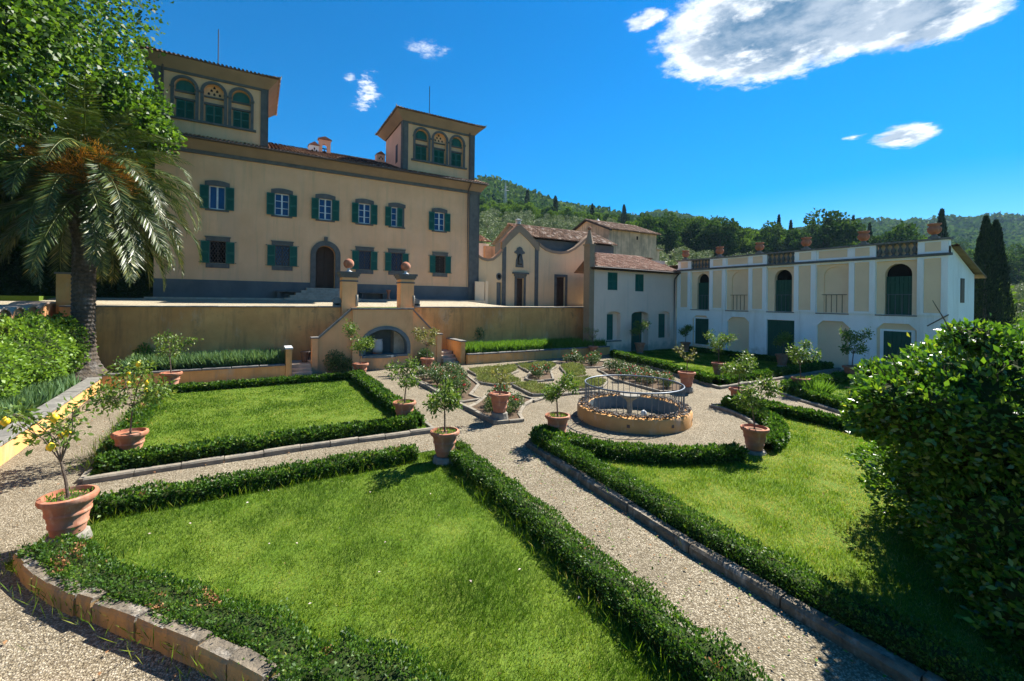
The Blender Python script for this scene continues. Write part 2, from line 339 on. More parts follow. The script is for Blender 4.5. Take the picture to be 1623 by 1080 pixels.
# ------------------------------------------------------------------ object helpers
POS = {}
def props(o, label=None, cat=None, group=None, kind=None):
    if label: o['label'] = label
    if cat: o['category'] = cat
    if group: o['group'] = group
    if kind: o['kind'] = kind
    return o
def thing(name, loc, label, cat, group=None, rz=0.0):
    o = bpy.data.objects.new(name, None); COL.objects.link(o)
    o.empty_display_size = .2
    o.location = loc; o.rotation_euler = (0, 0, rz)
    POS[o.name] = Vector(loc)
    return props(o, label, cat, group)
def link(name, me, parent=None, abspos=None):
    o = bpy.data.objects.new(name, me); COL.objects.link(o)
    if parent is not None:
        o.parent = parent
        POS[o.name] = POS.get(parent.name, Vector((0, 0, 0)))
    else:
        POS[o.name] = Vector((0, 0, 0))
    return o
class MB:
    """collects faces; verts are given in world coordinates (or local when the parent is a local prototype)"""
    def __init__(s): s.v = []; s.f = []; s.mi = []; s.t = []
    def add(s, vs, fs, mi=0, tint=None):
        b = len(s.v); s.v += [tuple(p) for p in vs]
        for f in fs:
            s.f.append(tuple(b + i for i in f)); s.mi.append(mi); s.t.append(random.random() if tint is None else tint)
        return s
    def box(s, x0, x1, y0, y1, z0, z1, mi=0):
        vs = [(x, y, z) for z in (z0, z1) for y in (y0, y1) for x in (x0, x1)]
        return s.add(vs, [(0, 2, 3, 1), (4, 5, 7, 6), (0, 1, 5, 4), (2, 6, 7, 3), (0, 4, 6, 2), (1, 3, 7, 5)], mi)
    def quad(s, a, b, c, d, mi=0): return s.add([a, b, c, d], [(0, 1, 2, 3)], mi)
    def poly(s, pts, mi=0): return s.add(pts, [tuple(range(len(pts)))], mi)
    def prism(s, pts, z0, z1, mi=0, top=True, bot=True):
        n = len(pts)
        vs = [(p[0], p[1], z0) for p in pts] + [(p[0], p[1], z1) for p in pts]
        fs = [(i, (i + 1) % n, n + (i + 1) % n, n + i) for i in range(n)]
        if top: fs.append(tuple(range(n, 2 * n)))
        if bot: fs.append(tuple(range(n - 1, -1, -1)))
        return s.add(vs, fs, mi)
    def extr(s, pts, vec, mi=0):
        n = len(pts); v = Vector(vec)
        vs = [tuple(p) for p in pts] + [tuple(Vector(p) + v) for p in pts]
        fs = [(i, (i + 1) % n, n + (i + 1) % n, n + i) for i in range(n)] + [tuple(range(n)), tuple(range(2 * n - 1, n - 1, -1))]
        return s.add(vs, fs, mi)
    def lathe(s, prof, c=(0, 0, 0), seg=24, mi=0, cap=True):
        vs, fs = [], []
        for r, z in prof:
            for k in range(seg):
                a = 2 * PI * k / seg; vs.append((c[0] + r * math.cos(a), c[1] + r * math.sin(a), c[2] + z))
        for j in range(len(prof) - 1):
            for k in range(seg):
                k2 = (k + 1) % seg; fs.append((j * seg + k, j * seg + k2, (j + 1) * seg + k2, (j + 1) * seg + k))
        if cap:
            fs.append(tuple(range(seg - 1, -1, -1))); b = (len(prof) - 1) * seg; fs.append(tuple(range(b, b + seg)))
        return s.add(vs, fs, mi)
    def tube(s, pts, rads, seg=7, mi=0, cap=True):
        pts = [Vector(p) for p in pts]
        if not isinstance(rads, (list, tuple)): rads = [rads] * len(pts)
        vs, fs = [], []; n = len(pts); ref = None
        for i, p in enumerate(pts):
            d = (pts[min(i + 1, n - 1)] - pts[max(i - 1, 0)])
            if d.length < 1e-9: d = Vector((0, 0, 1))
            d.normalize()
            if ref is None: ref = Vector((0, 0, 1)) if abs(d.z) < .9 else Vector((1, 0, 0))
            a = d.cross(ref).normalized(); b = d.cross(a).normalized()
            for k in range(seg):
                t = 2 * PI * k / seg; vs.append(tuple(p + (a * math.cos(t) + b * math.sin(t)) * rads[i]))
        for i in range(n - 1):
            for k in range(seg):
                k2 = (k + 1) % seg; fs.append((i * seg + k, i * seg + k2, (i + 1) * seg + k2, (i + 1) * seg + k))
        if cap:
            fs.append(tuple(range(seg - 1, -1, -1))); fs.append(tuple(range((n - 1) * seg, n * seg)))
        return s.add(vs, fs, mi)
    def build(s, name, mats, parent=None, smooth=False, bevel=0):
        if not isinstance(mats, (list, tuple)): mats = [mats]
        off = POS.get(parent.name, Vector((0, 0, 0))) if parent is not None else Vector((0, 0, 0))
        if parent is None and s.v:                      # origin at the base centre
            xs = [p[0] for p in s.v]; ys = [p[1] for p in s.v]; zs = [p[2] for p in s.v]
            off = Vector(((min(xs) + max(xs)) / 2, (min(ys) + max(ys)) / 2, min(zs)))
        me = bpy.data.meshes.new(name)
        me.from_pydata([(p[0] - off.x, p[1] - off.y, p[2] - off.z) for p in s.v], [], s.f)
        for mm in mats: me.materials.append(mm)
        me.polygons.foreach_set('material_index', s.mi)
        at = me.attributes.new('tint', 'FLOAT', 'FACE'); at.data.foreach_set('value', s.t)
        if smooth: me.polygons.foreach_set('use_smooth', [True] * len(s.f))
        me.validate(); me.update()
        o = link(name, me, parent)
        if parent is None: o.location = off; POS[o.name] = off
        if bevel:
            b = o.modifiers.new('bevel', 'BEVEL'); b.width = bevel; b.segments = 2; b.limit_method = 'ANGLE'
        return o
def smooth_by_angle(o, ang=40):
    me = o.data
    me.polygons.foreach_set('use_smooth', [True] * len(me.polygons))
    try: me.set_sharp_from_angle(angle=RAD(ang))
    except Exception: pass
    return o
def structure(o): o['kind'] = 'structure'; return o

def np_mesh(name, V, F, tint, mat, parent=None, mi=None, mats=None):
    """V (n,3) local to parent's origin, F (m,k) faces all of k corners"""
    me = bpy.data.meshes.new(name)
    n, (mcount, k) = len(V), F.shape
    me.vertices.add(n); me.vertices.foreach_set('co', np.ascontiguousarray(V, dtype=np.float32).ravel())
    me.loops.add(mcount * k); me.loops.foreach_set('vertex_index', np.ascontiguousarray(F, dtype=np.int32).ravel())
    me.polygons.add(mcount); me.polygons.foreach_set('loop_start', np.arange(0, mcount * k, k, dtype=np.int32))
    at = me.attributes.new('tint', 'FLOAT', 'FACE'); at.data.foreach_set('value', np.ascontiguousarray(tint, dtype=np.float32))
    for mm in (mats or [mat]): me.materials.append(mm)
    if mi is not None: me.polygons.foreach_set('material_index', np.ascontiguousarray(mi, dtype=np.int32))
    me.update(calc_edges=True)
    return link(name, me, parent)
def unit(v): return v / np.maximum(np.linalg.norm(v, axis=1, keepdims=True), 1e-9)
def leafgeo(P, L, Wd, D=None, N=None, tint=None, rng=RNG, fold=.25):
    """leaf quads: P centres/base (n,3), L length (n,) or float, Wd width ratio, D direction, N normal"""
    n = len(P)
    if D is None: D = unit(rng.normal(size=(n, 3)))
    if N is None: N = unit(rng.normal(size=(n, 3)))
    side = unit(np.cross(D, N)); nn = unit(np.cross(side, D))
    L = np.broadcast_to(np.asarray(L, dtype=float), (n,))[:, None]
    W_ = L * Wd
    mid = P + D * L * .5
    V = np.stack([P, mid + side * W_ * .5 + nn * W_ * fold, P + D * L, mid - side * W_ * .5 + nn * W_ * fold], axis=1).reshape(-1, 3)
    F = np.arange(4 * n).reshape(n, 4)
    if tint is None: tint = rng.random(n)
    return V, F, tint
def cat(parts):
    Vs, Fs, Ts, b = [], [], [], 0
    for V, F, T in parts:
        Vs.append(V); Fs.append(F + b); Ts.append(T); b += len(V)
    return np.concatenate(Vs), np.concatenate(Fs), np.concatenate(Ts)
def children_of(o): return list(o.children)
def copy_tree(o, parent=None):
    c = o.copy(); COL.objects.link(c)
    if parent is not None: c.parent = parent
    for ch in children_of(o): copy_tree(ch, c)
    return c
def patch(x, y, sc, seed=0, octv=4):
    # value noise on a random lattice, several octaves, about -1..1
    g = np.random.default_rng(100 + seed).random((64, 64)); out = 0; a = 1; tot = 0
    for o_ in range(octv):
        u = (x / sc * 2 ** o_) % 64; v = (y / sc * 2 ** o_) % 64; i = u.astype(int); j = v.astype(int); fu = u - i; fv = v - j; fu = fu * fu * (3 - 2 * fu); fv = fv * fv * (3 - 2 * fv); i2 = (i + 1) % 64; j2 = (j + 1) % 64
        out = out + a * ((g[i, j] * (1 - fu) + g[i2, j] * fu) * (1 - fv) + (g[i, j2] * (1 - fu) + g[i2, j2] * fu) * fv); tot += a; a *= .6
    return (out / tot - .5) * 3
def vnoise(x, y, seed=0):
    """cheap smooth noise, arrays in"""
    s = seed * 12.9898
    return (np.sin(x * 1.7 + s) * np.cos(y * 1.3 - s * .7) + .5 * np.sin(x * 3.9 - y * 2.7 + s * 1.3) + .25 * np.sin(x * 7.7 + y * 8.1 + s * 2.1)) / 1.75
# ------------------------------------------------------------------ ground, paths, terrace
g_ = MB(); 
def grid_sheet(name, mat, x0, x1, y0, y1, nx, ny, zf, kind='structure'):
    xs = np.linspace(x0, x1, nx); ys = np.linspace(y0, y1, ny)
    X, Y = np.meshgrid(xs, ys); Z = zf(X, Y)
    V = np.stack([X.ravel(), Y.ravel(), Z.ravel()], 1)
    i = np.arange((ny - 1) * nx).reshape(ny - 1, nx)[:, :-1].ravel()
    F = np.stack([i, i + 1, i + nx + 1, i + nx], 1)
    o = np_mesh(name, V, F, np.zeros(len(F)), mat); o['kind'] = kind; return o
base = MB(); base.quad((-1000, -900, -.30), (1150, -900, -.30), (1150, 1150, -.30), (-1000, 1150, -.30))
structure(base.build('ground', MT['hill']))
grid_sheet('gravel_path', MT['gravel'], -8.2, 29.4, -3, 23.9, 60, 50, lambda X, Y: .012 * vnoise(X * 1.1, Y * 1.1, 3))
def terr_z(X, Y):
    w = np.clip((17.0 - X) / 3.0, 0, 1); t = np.clip((Y - 26.3) / 4.0, 0, 1)
    return 3.30 + w * .36 * t
grid_sheet('terrace', MT['gravel_t'], -45, 33, 26.22, 33.5, 160, 14, terr_z)
# raised stone pavement in front of the villa
sw = MB(); sw.box(-5.2, 3.0 - 1.0, 30.4, 32.0, 3.4, 3.74); sw.box(5.9, 15.5, 30.4, 32.0, 3.4, 3.74)
structure(sw.build('pavement', MT['step']))
# terrain behind: radial strips, elevation given by bearing and distance
KU = [-1.9, -.9, -.08, .20, .345, .56, .85, 1.17, 1.6, 2.6]         # tan(bearing from the view axis)
KR = [48, 62, 90, 130, 180, 260, 430, 700, 820]
KB = [[-.04, -.02, .02, .05, .08, .10, .10, .10, .08],
      [-.04, -.01, .05, .09, .12, .14, .15, .15, .12],
      [-.03, .03, .10, .15, .185, .200, .255, .235, .20],
      [-.03, .02, .085, .14, .165, .165, .195, .165, .15],
      [-.035, -.01, .055, .09, .12, .14, .16, .190, .16],
      [-.04, -.02, .045, .07, .10, .12, .14, .145, .14],
      [-.045, -.03, .01, .045, .075, .10, .13, .178, .16],
      [-.05, -.045, -.02, .02, .05, .085, .12, .192, .17],
      [-.05, -.05, -.03, 0, .03, .07, .11, .18, .17],
      [-.05, -.05, -.04, -.02, 0, .03, .08, .12, .12]]
KU = np.array(KU); KR = np.array(KR, float); KB = np.array(KB)
def hill_z(X, Y):
    X = np.asarray(X, float); Y = np.asarray(Y, float)
    dep = X * math.sin(AZ) + Y * math.cos(AZ); lat = X * math.cos(AZ) - Y * math.sin(AZ)
    dp = np.maximum(dep, 1.0); u = np.clip(lat / dp, KU[0], KU[-1]); r = np.clip(dp, KR[0], KR[-1])
    iu = np.clip(np.searchsorted(KU, u) - 1, 0, len(KU) - 2); ir = np.clip(np.searchsorted(KR, r) - 1, 0, len(KR) - 2)
    fu = (u - KU[iu]) / (KU[iu + 1] - KU[iu]); fr = (np.log(r) - np.log(KR[ir])) / (np.log(KR[ir + 1]) - np.log(KR[ir]))
    fu = fu * fu * (3 - 2 * fu)
    b = (KB[iu, ir] * (1 - fu) + KB[iu + 1, ir] * fu) * (1 - fr) + (KB[iu, ir + 1] * (1 - fu) + KB[iu + 1, ir + 1] * fu) * fr
    z = 3.8 + b * dp
    z += np.clip((dp - 80) / 300, 0, 1) * dp * .005 * (vnoise(X * .012, Y * .012, 1) * 1.6 + vnoise(X * .03, Y * .03, 2))
    return z
us = np.linspace(-.95, 1.75, 220); rs = np.geomspace(47, 820, 150)
U_, R_ = np.meshgrid(us, rs)
HX = R_ * math.sin(AZ) + U_ * R_ * math.cos(AZ); HY = R_ * math.cos(AZ) - U_ * R_ * math.sin(AZ)
HZ = hill_z(HX, HY); HZ[0, :] = -.6
Vh = np.stack([HX.ravel(), HY.ravel(), HZ.ravel()], 1); nx = len(us)
i = np.arange((len(rs) - 1) * nx).reshape(len(rs) - 1, nx)[:, :-1].ravel()
o = np_mesh('hillside', Vh, np.stack([i, i + 1, i + nx + 1, i + nx], 1), np.zeros(len(i)), MT['hill']); o['kind'] = 'structure'
o.data.polygons.foreach_set('use_smooth', [True] * len(o.data.polygons))

# ------------------------------------------------------------------ wall builder with real openings
def mapY(Y0):                    # wall facing -Y: u = X, v = Z, d = depth into +Y
    return lambda u, v, d: (u, Y0 + d, v)
def mapX(X0):                    # wall facing -X: u = Y, v = Z, d = depth into +X
    return lambda u, v, d: (X0 + d, u, v)
def top_profile(h):
    u0, u1, v1 = h['u0'], h['u1'], h['v1']; k = h.get('top', 'flat')
    if k == 'flat': return [(u0, v1), (u1, v1)]
    if k == 'arch':
        r = h.get('rise', (u1 - u0) / 2); c = (u0 + u1) / 2; w = (u1 - u0) / 2
        return [(c - w * math.cos(PI * q / 14), v1 - r + r * math.sin(PI * q / 14)) for q in range(15)]
    if k == 'cut':
        c = h.get('cut', .3); return [(u0, v1 - c), (u0 + c, v1), (u1 - c, v1), (u1, v1 - c)]
def wall_holes(mb, M_, u0, u1, v0, v1, holes, mi=0, mi_rev=None, depth=.25):
    us_ = sorted(set([u0, u1] + [h['u0'] for h in holes] + [h['u1'] for h in holes]))
    vs_ = sorted(set([v0, v1] + [h['v0'] for h in holes] + [h['v1'] for h in holes]))
    for a, b in zip(us_, us_[1:]):
        for c, d in zip(vs_, vs_[1:]):
            cu, cv = (a + b) / 2, (c + d) / 2
            if any(h['u0'] < cu < h['u1'] and h['v0'] < cv < h['v1'] for h in holes): continue
            mb.quad(M_(a, c, 0), M_(b, c, 0), M_(b, d, 0), M_(a, d, 0), mi)
    mr_ = mi if mi_rev is None else mi_rev
    for h in holes:
        pr = top_profile(h); dd = h.get('depth', depth); t = h['v1']
        for (a, b), (c, d) in zip(pr, pr[1:]):
            if b < t - 1e-6 or d < t - 1e-6:
                mb.poly([M_(a, b, 0), M_(c, d, 0), M_(c, t + .0, 0), M_(a, t + .0, 0)] if min(b, d) < t - 1e-6 and (b < t - 1e-6 and d < t - 1e-6) else ([M_(a, b, 0), M_(c, d, 0), M_(a, t, 0)] if b < t - 1e-6 else [M_(a, b, 0), M_(c, d, 0), M_(c, t, 0)]), mi)
        ring = [(h['u0'], h['v0'])] + pr + [(h['u1'], h['v0'])]
        for (a, b), (c, d) in zip(ring, ring[1:] + ring[:1]):
            mb.quad(M_(a, b, 0), M_(c, d, 0), M_(c, d, dd), M_(a, b, dd), mr_)
def hole_panel(mb, M_, h, d, mi=0):
    pr = top_profile(h); mb.poly([M_(h['u0'], h['v0'], d)] + [M_(a, b, d) for a, b in pr] + [M_(h['u1'], h['v0'], d)], mi)
def band(mb, M_, h, w, d0, d1, mi=0, bottom=False):
    """raised surround of width w round a hole, from depth d0 (outer, negative = proud) to d1"""
    g = dict(h); g['u0'] -= w; g['u1'] += w; g['v1'] += w
    if h.get('top') == 'arch': g['rise'] = h.get('rise', (h['u1'] - h['u0']) / 2) + w
    inn = [(h['u0'], h['v0'])] + top_profile(h) + [(h['u1'], h['v0'])]
    out = [(g['u0'], h['v0'])] + top_profile(g) + [(g['u1'], h['v0'])]
    for (a, b), (c, d), (e, f), (p, q) in zip(inn, inn[1:], out, out[1:]):
        mb.quad(M_(a, b, d0), M_(c, d, d0), M_(p, q, d0), M_(e, f, d0), mi)
        mb.quad(M_(e, f, d0), M_(p, q, d0), M_(p, q, d1), M_(e, f, d1), mi)
        mb.quad(M_(a, b, d0), M_(c, d, d0), M_(c, d, d1), M_(a, b, d1), mi)
    for s_ in (0, -1):
        a, b = inn[s_]; e, f = out[s_]; mb.quad(M_(a, b, d0), M_(e, f, d0), M_(e, f, d1), M_(a, b, d1), mi)
def mbox(mb, M_, u0, u1, v0, v1, d0, d1, mi=0):
    c = [M_(u, v, d) for d in (d0, d1) for v in (v0, v1) for u in (u0, u1)]
    mb.add(c, [(0, 1, 3, 2), (4, 6, 7, 5), (0, 4, 5, 1), (2, 3, 7, 6), (0, 2, 6, 4), (1, 5, 7, 3)], mi)
def louver(mb, M_, u0, u1, v0, v1, d0, d1, slats=True):
    """a louvred shutter leaf"""
    f = .055; mbox(mb, M_, u0, u0 + f, v0, v1, d0, d1); mbox(mb, M_, u1 - f, u1, v0, v1, d0, d1)
    mid = (v0 + v1) / 2
    for a, b in ((v0, v0 + .08), (mid - .04, mid + .04), (v1 - .08, v1)): mbox(mb, M_, u0 + f, u1 - f, a, b, d0, d1)
    n = max(6, int((v1 - v0) / .07)); dm = (d0 + d1) / 2
    for k in range(n):
        z = v0 + .08 + (v1 - v0 - .16) * (k + .5) / n
        if abs(z - mid) < .05: continue
        mb.add([M_(u0 + f, z + .02, dm + .012), M_(u1 - f, z + .02, dm + .012), M_(u1 - f, z - .02, dm - .012), M_(u0 + f, z - .02, dm - .012)], [(0, 1, 2, 3)])
    mb.quad(M_(u0 + f, v0, d1 - .003), M_(u1 - f, v0, d1 - .003), M_(u1 - f, v1, d1 - .003), M_(u0 + f, v1, d1 - .003))

def tile_roof(mb, p0, eu, es, width, length, tw=.19, tl=.38, red=0.0, jit=.012, skew=0.0):
    """rows of curved roof tiles. p0 eave corner, eu unit vector along the eave, es unit vector up the slope"""
    p0 = Vector(p0); eu = Vector(eu).normalized(); es = Vector(es).normalized(); nn = eu.cross(es)
    if nn.z < 0: nn = -nn
    nu = max(1, int(width / tw)); ns = max(1, int(round(length / tl))); tw = width / nu; L = length / ns
    a = p0; mb.quad(tuple(a), tuple(a + eu * width), tuple(a + eu * width + es * length), tuple(a + es * length + eu * skew * length))
    for iu in range(nu):
        for js in range(ns):
            if L * js * skew > tw * (iu + .5): continue
            c = p0 + eu * (tw * (iu + .5) + random.uniform(-jit, jit)) + es * (L * js - .03)
            r0 = tw * .36; r1 = tw * .30; lift = random.uniform(.01, .03)
            vs = []
            for (s_, r, h) in ((0, r0, lift + .012), (L * 1.08, r1, .004)):
                for k in range(5):
                    t = PI * k / 4; vs.append(tuple(c + es * s_ + eu * (math.cos(t) * r) + nn * (math.sin(t) * r * .95 + h)))
            tint = min(1, max(0, random.gauss(.45 + red, .25)))
            mb.add(vs, [(k, k + 1, 5 + k + 1, 5 + k) for k in range(4)], 0, tint)
            if js == 0: mb.add(vs[:5], [(0, 1, 2, 3, 4)], 0, tint * .6)
            if iu == 0 or iu: pass

# ------------------------------------------------------------------ the villa
YV = 32.0; VX0, VX1 = -5.05, 15.5; VZ = 3.3
villa = thing('villa', (5.2, YV, VZ), 'large ochre villa with two roof towers and green shutters standing on the terrace', 'villa')
MY = mapY(YV)
UPW = [(-2.06, 'two'), (1.42, 'six'), (4.03, 'six'), (6.60, 'six'), (8.90, 'half'), (12.20, 'six')]
LOW = [(-2.00, 'dark'), (1.48, 'blue'), (6.65, 'blue'), (8.92, 'blue'), (12.30, 'dark')]
hw = .41
holes = [dict(u0=x - hw, u1=x + hw, v0=9.10, v1=10.50) for x, k in UPW] + [dict(u0=x - .40, u1=x + .40, v0=5.84, v1=7.16) for x, k in LOW]
door_h = dict(u0=3.46, u1=4.70, v0=4.46, v1=7.34, top='arch', rise=.62, depth=.6)
holes.append(door_h)
w_ = MB()
wall_holes(w_, MY, VX0, VX1, 3.3, 12.4, holes)
w_.quad((VX1, YV, 3.3), (VX1, 46, 3.3), (VX1, 46, 12.4), (VX1, YV, 12.4)); w_.quad((VX0, YV, 3.3), (VX0, 46, 3.3), (VX0, 46, 12.4), (VX0, YV, 12.4))
w_.quad((VX0, 46, 3.3), (VX1, 46, 3.3), (VX1, 46, 12.4), (VX0, 46, 12.4))
w_.build('wall', MT['stucco'], villa)
# dark room behind the openings
r_ = MB(); r_.quad((VX0 + .1, YV + .75, 3.4), (VX1 - .1, YV + .75, 3.4), (VX1 - .1, YV + .75, 12.3), (VX0 + .1, YV + .75, 12.3)); r_.build('interior', MT['dark'], villa)
for a_, b_ in ((VX0, 3.16), (5.0, 14.7)): p_ = MB(); mbox(p_, MY, a_, b_, 3.3, 4.80, -.06, 0); p_.build('plinth', MT['plinth'], villa)
q_ = MB(); mbox(q_, MY, 14.7, VX1 + .02, 3.3, 12.3, -.09, 0); q_.box(VX1, VX1 + .09, YV - .09, YV + .7, 3.3, 12.3); q_.build('corner_pilaster', MT['pietra'], villa)
# cornice: stepped mouldings under the eave
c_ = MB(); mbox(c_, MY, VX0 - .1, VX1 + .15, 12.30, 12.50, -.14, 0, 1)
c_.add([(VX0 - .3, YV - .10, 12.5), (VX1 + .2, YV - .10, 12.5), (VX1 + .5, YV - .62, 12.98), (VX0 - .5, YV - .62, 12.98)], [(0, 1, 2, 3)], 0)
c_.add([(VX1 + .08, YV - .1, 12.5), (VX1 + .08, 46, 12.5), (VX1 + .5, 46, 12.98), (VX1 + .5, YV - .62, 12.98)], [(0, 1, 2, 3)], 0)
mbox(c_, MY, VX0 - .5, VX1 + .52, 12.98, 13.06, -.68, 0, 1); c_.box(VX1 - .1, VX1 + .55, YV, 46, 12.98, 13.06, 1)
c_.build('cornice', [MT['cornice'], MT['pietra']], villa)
rf = MB()
def slope(p0, p1, dz, dy): return Vector((0, dy, dz)).normalized()
ln = math.hypot(7.8, 2.75)
es = Vector((0, 7.8, 2.75))
tile_roof(rf, (VX0 - .55, YV - .78, 13.07), (1, 0, 0), es, VX1 - VX0 + 1.1, 8.4, .21, .42, .05)
rf.quad((VX0 - .55, 39.2, 15.8), (VX1 + .55, 39.2, 15.8), (VX1 + .55, 46.8, 13.07), (VX0 - .55, 46.8, 13.07))
rf.add([(VX1 + .55, YV - .78, 13.07), (VX1 + .55, 46.8, 13.07), (VX1 + .55, 39.2, 15.8)], [(0, 1, 2)])
tile_roof(rf, (0.2, 39.0, 15.76), (1, 0, 0), (0, 1, 0), 10, .5, .3, .5, .15)
rf.build('roof', MT['tiles'], villa)
gt = MB(); gt.tube([(VX0 - .5, YV - .80, 13.03), (VX1 + .55, YV - .80, 13.03)], .06, 6); gt.tube([(14.55, YV - .75, 13.0), (14.55, YV - .3, 12.6), (14.55, YV - .13, 12.3), (14.55, YV - .13, 3.4)], .055, 6)
gt.build('gutter', MT['iron'], villa)

def make_window(x, kind, low):
    v0, v1 = (5.84, 7.16) if low else (9.10, 10.50)
    h = hw if not low else .40
    s = MB()
    if low:
        mbox(s, MY, x - h - .22, x + h + .22, v1 + .002, v1 + .22, -.05, 0); mbox(s, MY, x - h - .26, x + h + .26, v1 + .22, v1 + .28, -.09, 0)
        mbox(s, MY, x - h - .2, x + h + .2, v0 - .30, v0 - .02, -.06, 0); mbox(s, MY, x - h - .14, x - h, v0, v1, -.03, 0); mbox(s, MY, x + h, x + h + .14, v0, v1, -.03, 0)
    else:
        pts = [(x - h - .22 + (2 * h + .44) * q / 8) for q in range(9)]
        top = [v1 + .24 + .10 * math.sin(PI * q / 8) for q in range(9)]
        poly = [MY(p, v1 + .002, -.06) for p in (pts[0], pts[-1])] + [MY(pts[8 - q], top[8 - q], -.06) for q in range(9)]
        s.extr(poly, (0, .06, 0)); mbox(s, MY, x - h - .2, x + h + .2, v0 - .12, v0 - .02, -.07, 0)
        mbox(s, MY, x - h - .14, x - h, v0, v1, -.03, 0); mbox(s, MY, x + h, x + h + .14, v0, v1, -.03, 0)
    w = s.build('window', MT['pietra'], villa)
    gl = MB(); gl.quad(MY(x - h, v0, .12), MY(x + h, v0, .12), MY(x + h, v1, .12), MY(x - h, v1, .12)); gl.build('pane', MT['glass'] if kind != 'dark' else MT['dark'], w)
    if not low:
        f = MB(); mbox(f, MY, x - h, x - h + .05, v0, v1, .06, .11); mbox(f, MY, x + h - .05, x + h, v0, v1, .06, .11)
        mbox(f, MY, x - .045, x + .045, v0, v1, .055, .11); mbox(f, MY, x - h, x + h, v0, v0 + .06, .06, .11); mbox(f, MY, x - h, x + h, v1 - .05, v1, .06, .11)
        if kind != 'two':
            for k in (1, 2):
                z = v0 + (v1 - v0) * k / 3; mbox(f, MY, x - h + .05, x + h - .05, z - .018, z + .018, .07, .11)
        f.build('frame', MT['frame'], w)
    else:
        f = MB(); n = 5; W2 = 2 * h; H2 = v1 - v0
        for sg in (1, -1):
            for k in range(-6, 12):
                a = x - h + W2 * k / n; pts = []
                # diagonal bars clipped to the opening
                for q in range(33):
                    t = q / 32; u = a + sg * (H2 * t) * .55 + (0 if sg > 0 else W2); v = v0 + H2 * t
                    if x - h - 1e-6 <= u <= x + h + 1e-6: pts.append((u, v))
                if len(pts) > 1: f.tube([MY(pts[0][0], pts[0][1], .03 + (.008 if sg > 0 else 0)), MY(pts[-1][0], pts[-1][1], .03 + (.008 if sg > 0 else 0))], .017, 4)
        mbox(f, MY, x - h, x - h + .03, v0, v1, .02, .05); mbox(f, MY, x + h - .03, x + h, v0, v1, .02, .05); mbox(f, MY, x - .02, x + .02, v0, v1, .05, .07)
        f.build('grille', MT['iron'], w)
        hk = MB()
        for sg in (-1, 1):
            for v in (v0 + .02, v1 - .02): mbox(hk, MY, x + sg * (h + .52) - .03, x + sg * (h + .52) + .03, v - .015, v + .015, -.10, 0)
        hk.build('shutter_catch', MT['iron'], w)
    sw_ = .44
    for sg in (-1, 1):
        l = MB()
        if kind == 'half' and sg == 1:
            # right leaf half closed, standing in front of the opening
            louver(l, MY, x + .02, x + .02 + .38, v0 + .02, v1 - .02, -.06, -.02)
        else:
            a = x + sg * (h + .02); b = a + sg * sw_; louver(l, MY, min(a, b), max(a, b), v0 - .02, v1 - .02, -.12, -.08)
        o = l.build('shutter', MT['shutter'], w)
    return w
for x, k in UPW: make_window(x, k, False)
for x, k in LOW: make_window(x, k, True)
# door
d_ = MB(); band(d_, MY, door_h, .32, -.10, 0); mbox(d_, MY, 3.98, 4.18, 7.62, 7.92, -.16, 0)
d_.add([MY(door_h['u0'], 4.46, -.09)], [])
do = d_.build('door_surround', MT['pietra'], villa)
l = MB(); hole_panel(l, MY, door_h, .55); mbox(l, MY, 4.06, 4.10, 4.46, 7.2, .50, .55)
for zz in (4.7, 5.6, 6.4):
    for xx in (3.6, 4.2): mbox(l, MY, xx, xx + .36, zz, zz + .65, .52, .55)
l.build('door', MT['wood'], do)
# steps up to the door
st = thing('stone_steps', (4.1, 30.2, 3.5), 'stone steps widening downwards to the arched villa door', 'steps')
for k in range(5):
    s = MB(); z0 = 3.5; z1 = 4.44 - .165 * k; y0 = 31.5 - .36 * k; s.box(4.08 - 1.2 - .34 * k, 4.08 + 1.15 + .22 * k, y0, 31.98 - .004 * k, z0 - .1 - .01 * k, z1)
    s.build('step', MT['step'], st, bevel=.015)
# stone benches against the plinth
def bench(x, label):
    b = thing('stone_bench', (x, 31.5, 3.74), label, 'bench')
    s = MB(); s.box(x - .95, x + .95, 31.42, 31.92, 4.14, 4.24); s.build('seat', MT['pietra'], b, bevel=.015)
    for q in (-.72, .72):
        s = MB(); s.box(x + q - .1, x + q + .1, 31.5, 31.88, 3.74, 4.137); s.build('leg', MT['pietra'], b)
bench(2.0, 'grey stone bench against the villa wall left of the door steps'); bench(7.2, 'grey stone bench between the two ball topped gate pillars')
t = thing('terracotta_stand', (8.2, 31.4, 3.74), 'slim terracotta stand beside the stone bench at the villa wall', 'plant stand')
s = MB(); s.lathe([(.13, 0), (.15, .05), (.09, .15), (.08, .45), (.16, .62), (.17, .68), (.13, .68)], (8.2, 31.4, 3.74), 14); s.build('body', MT['terracotta'], t, smooth=True)

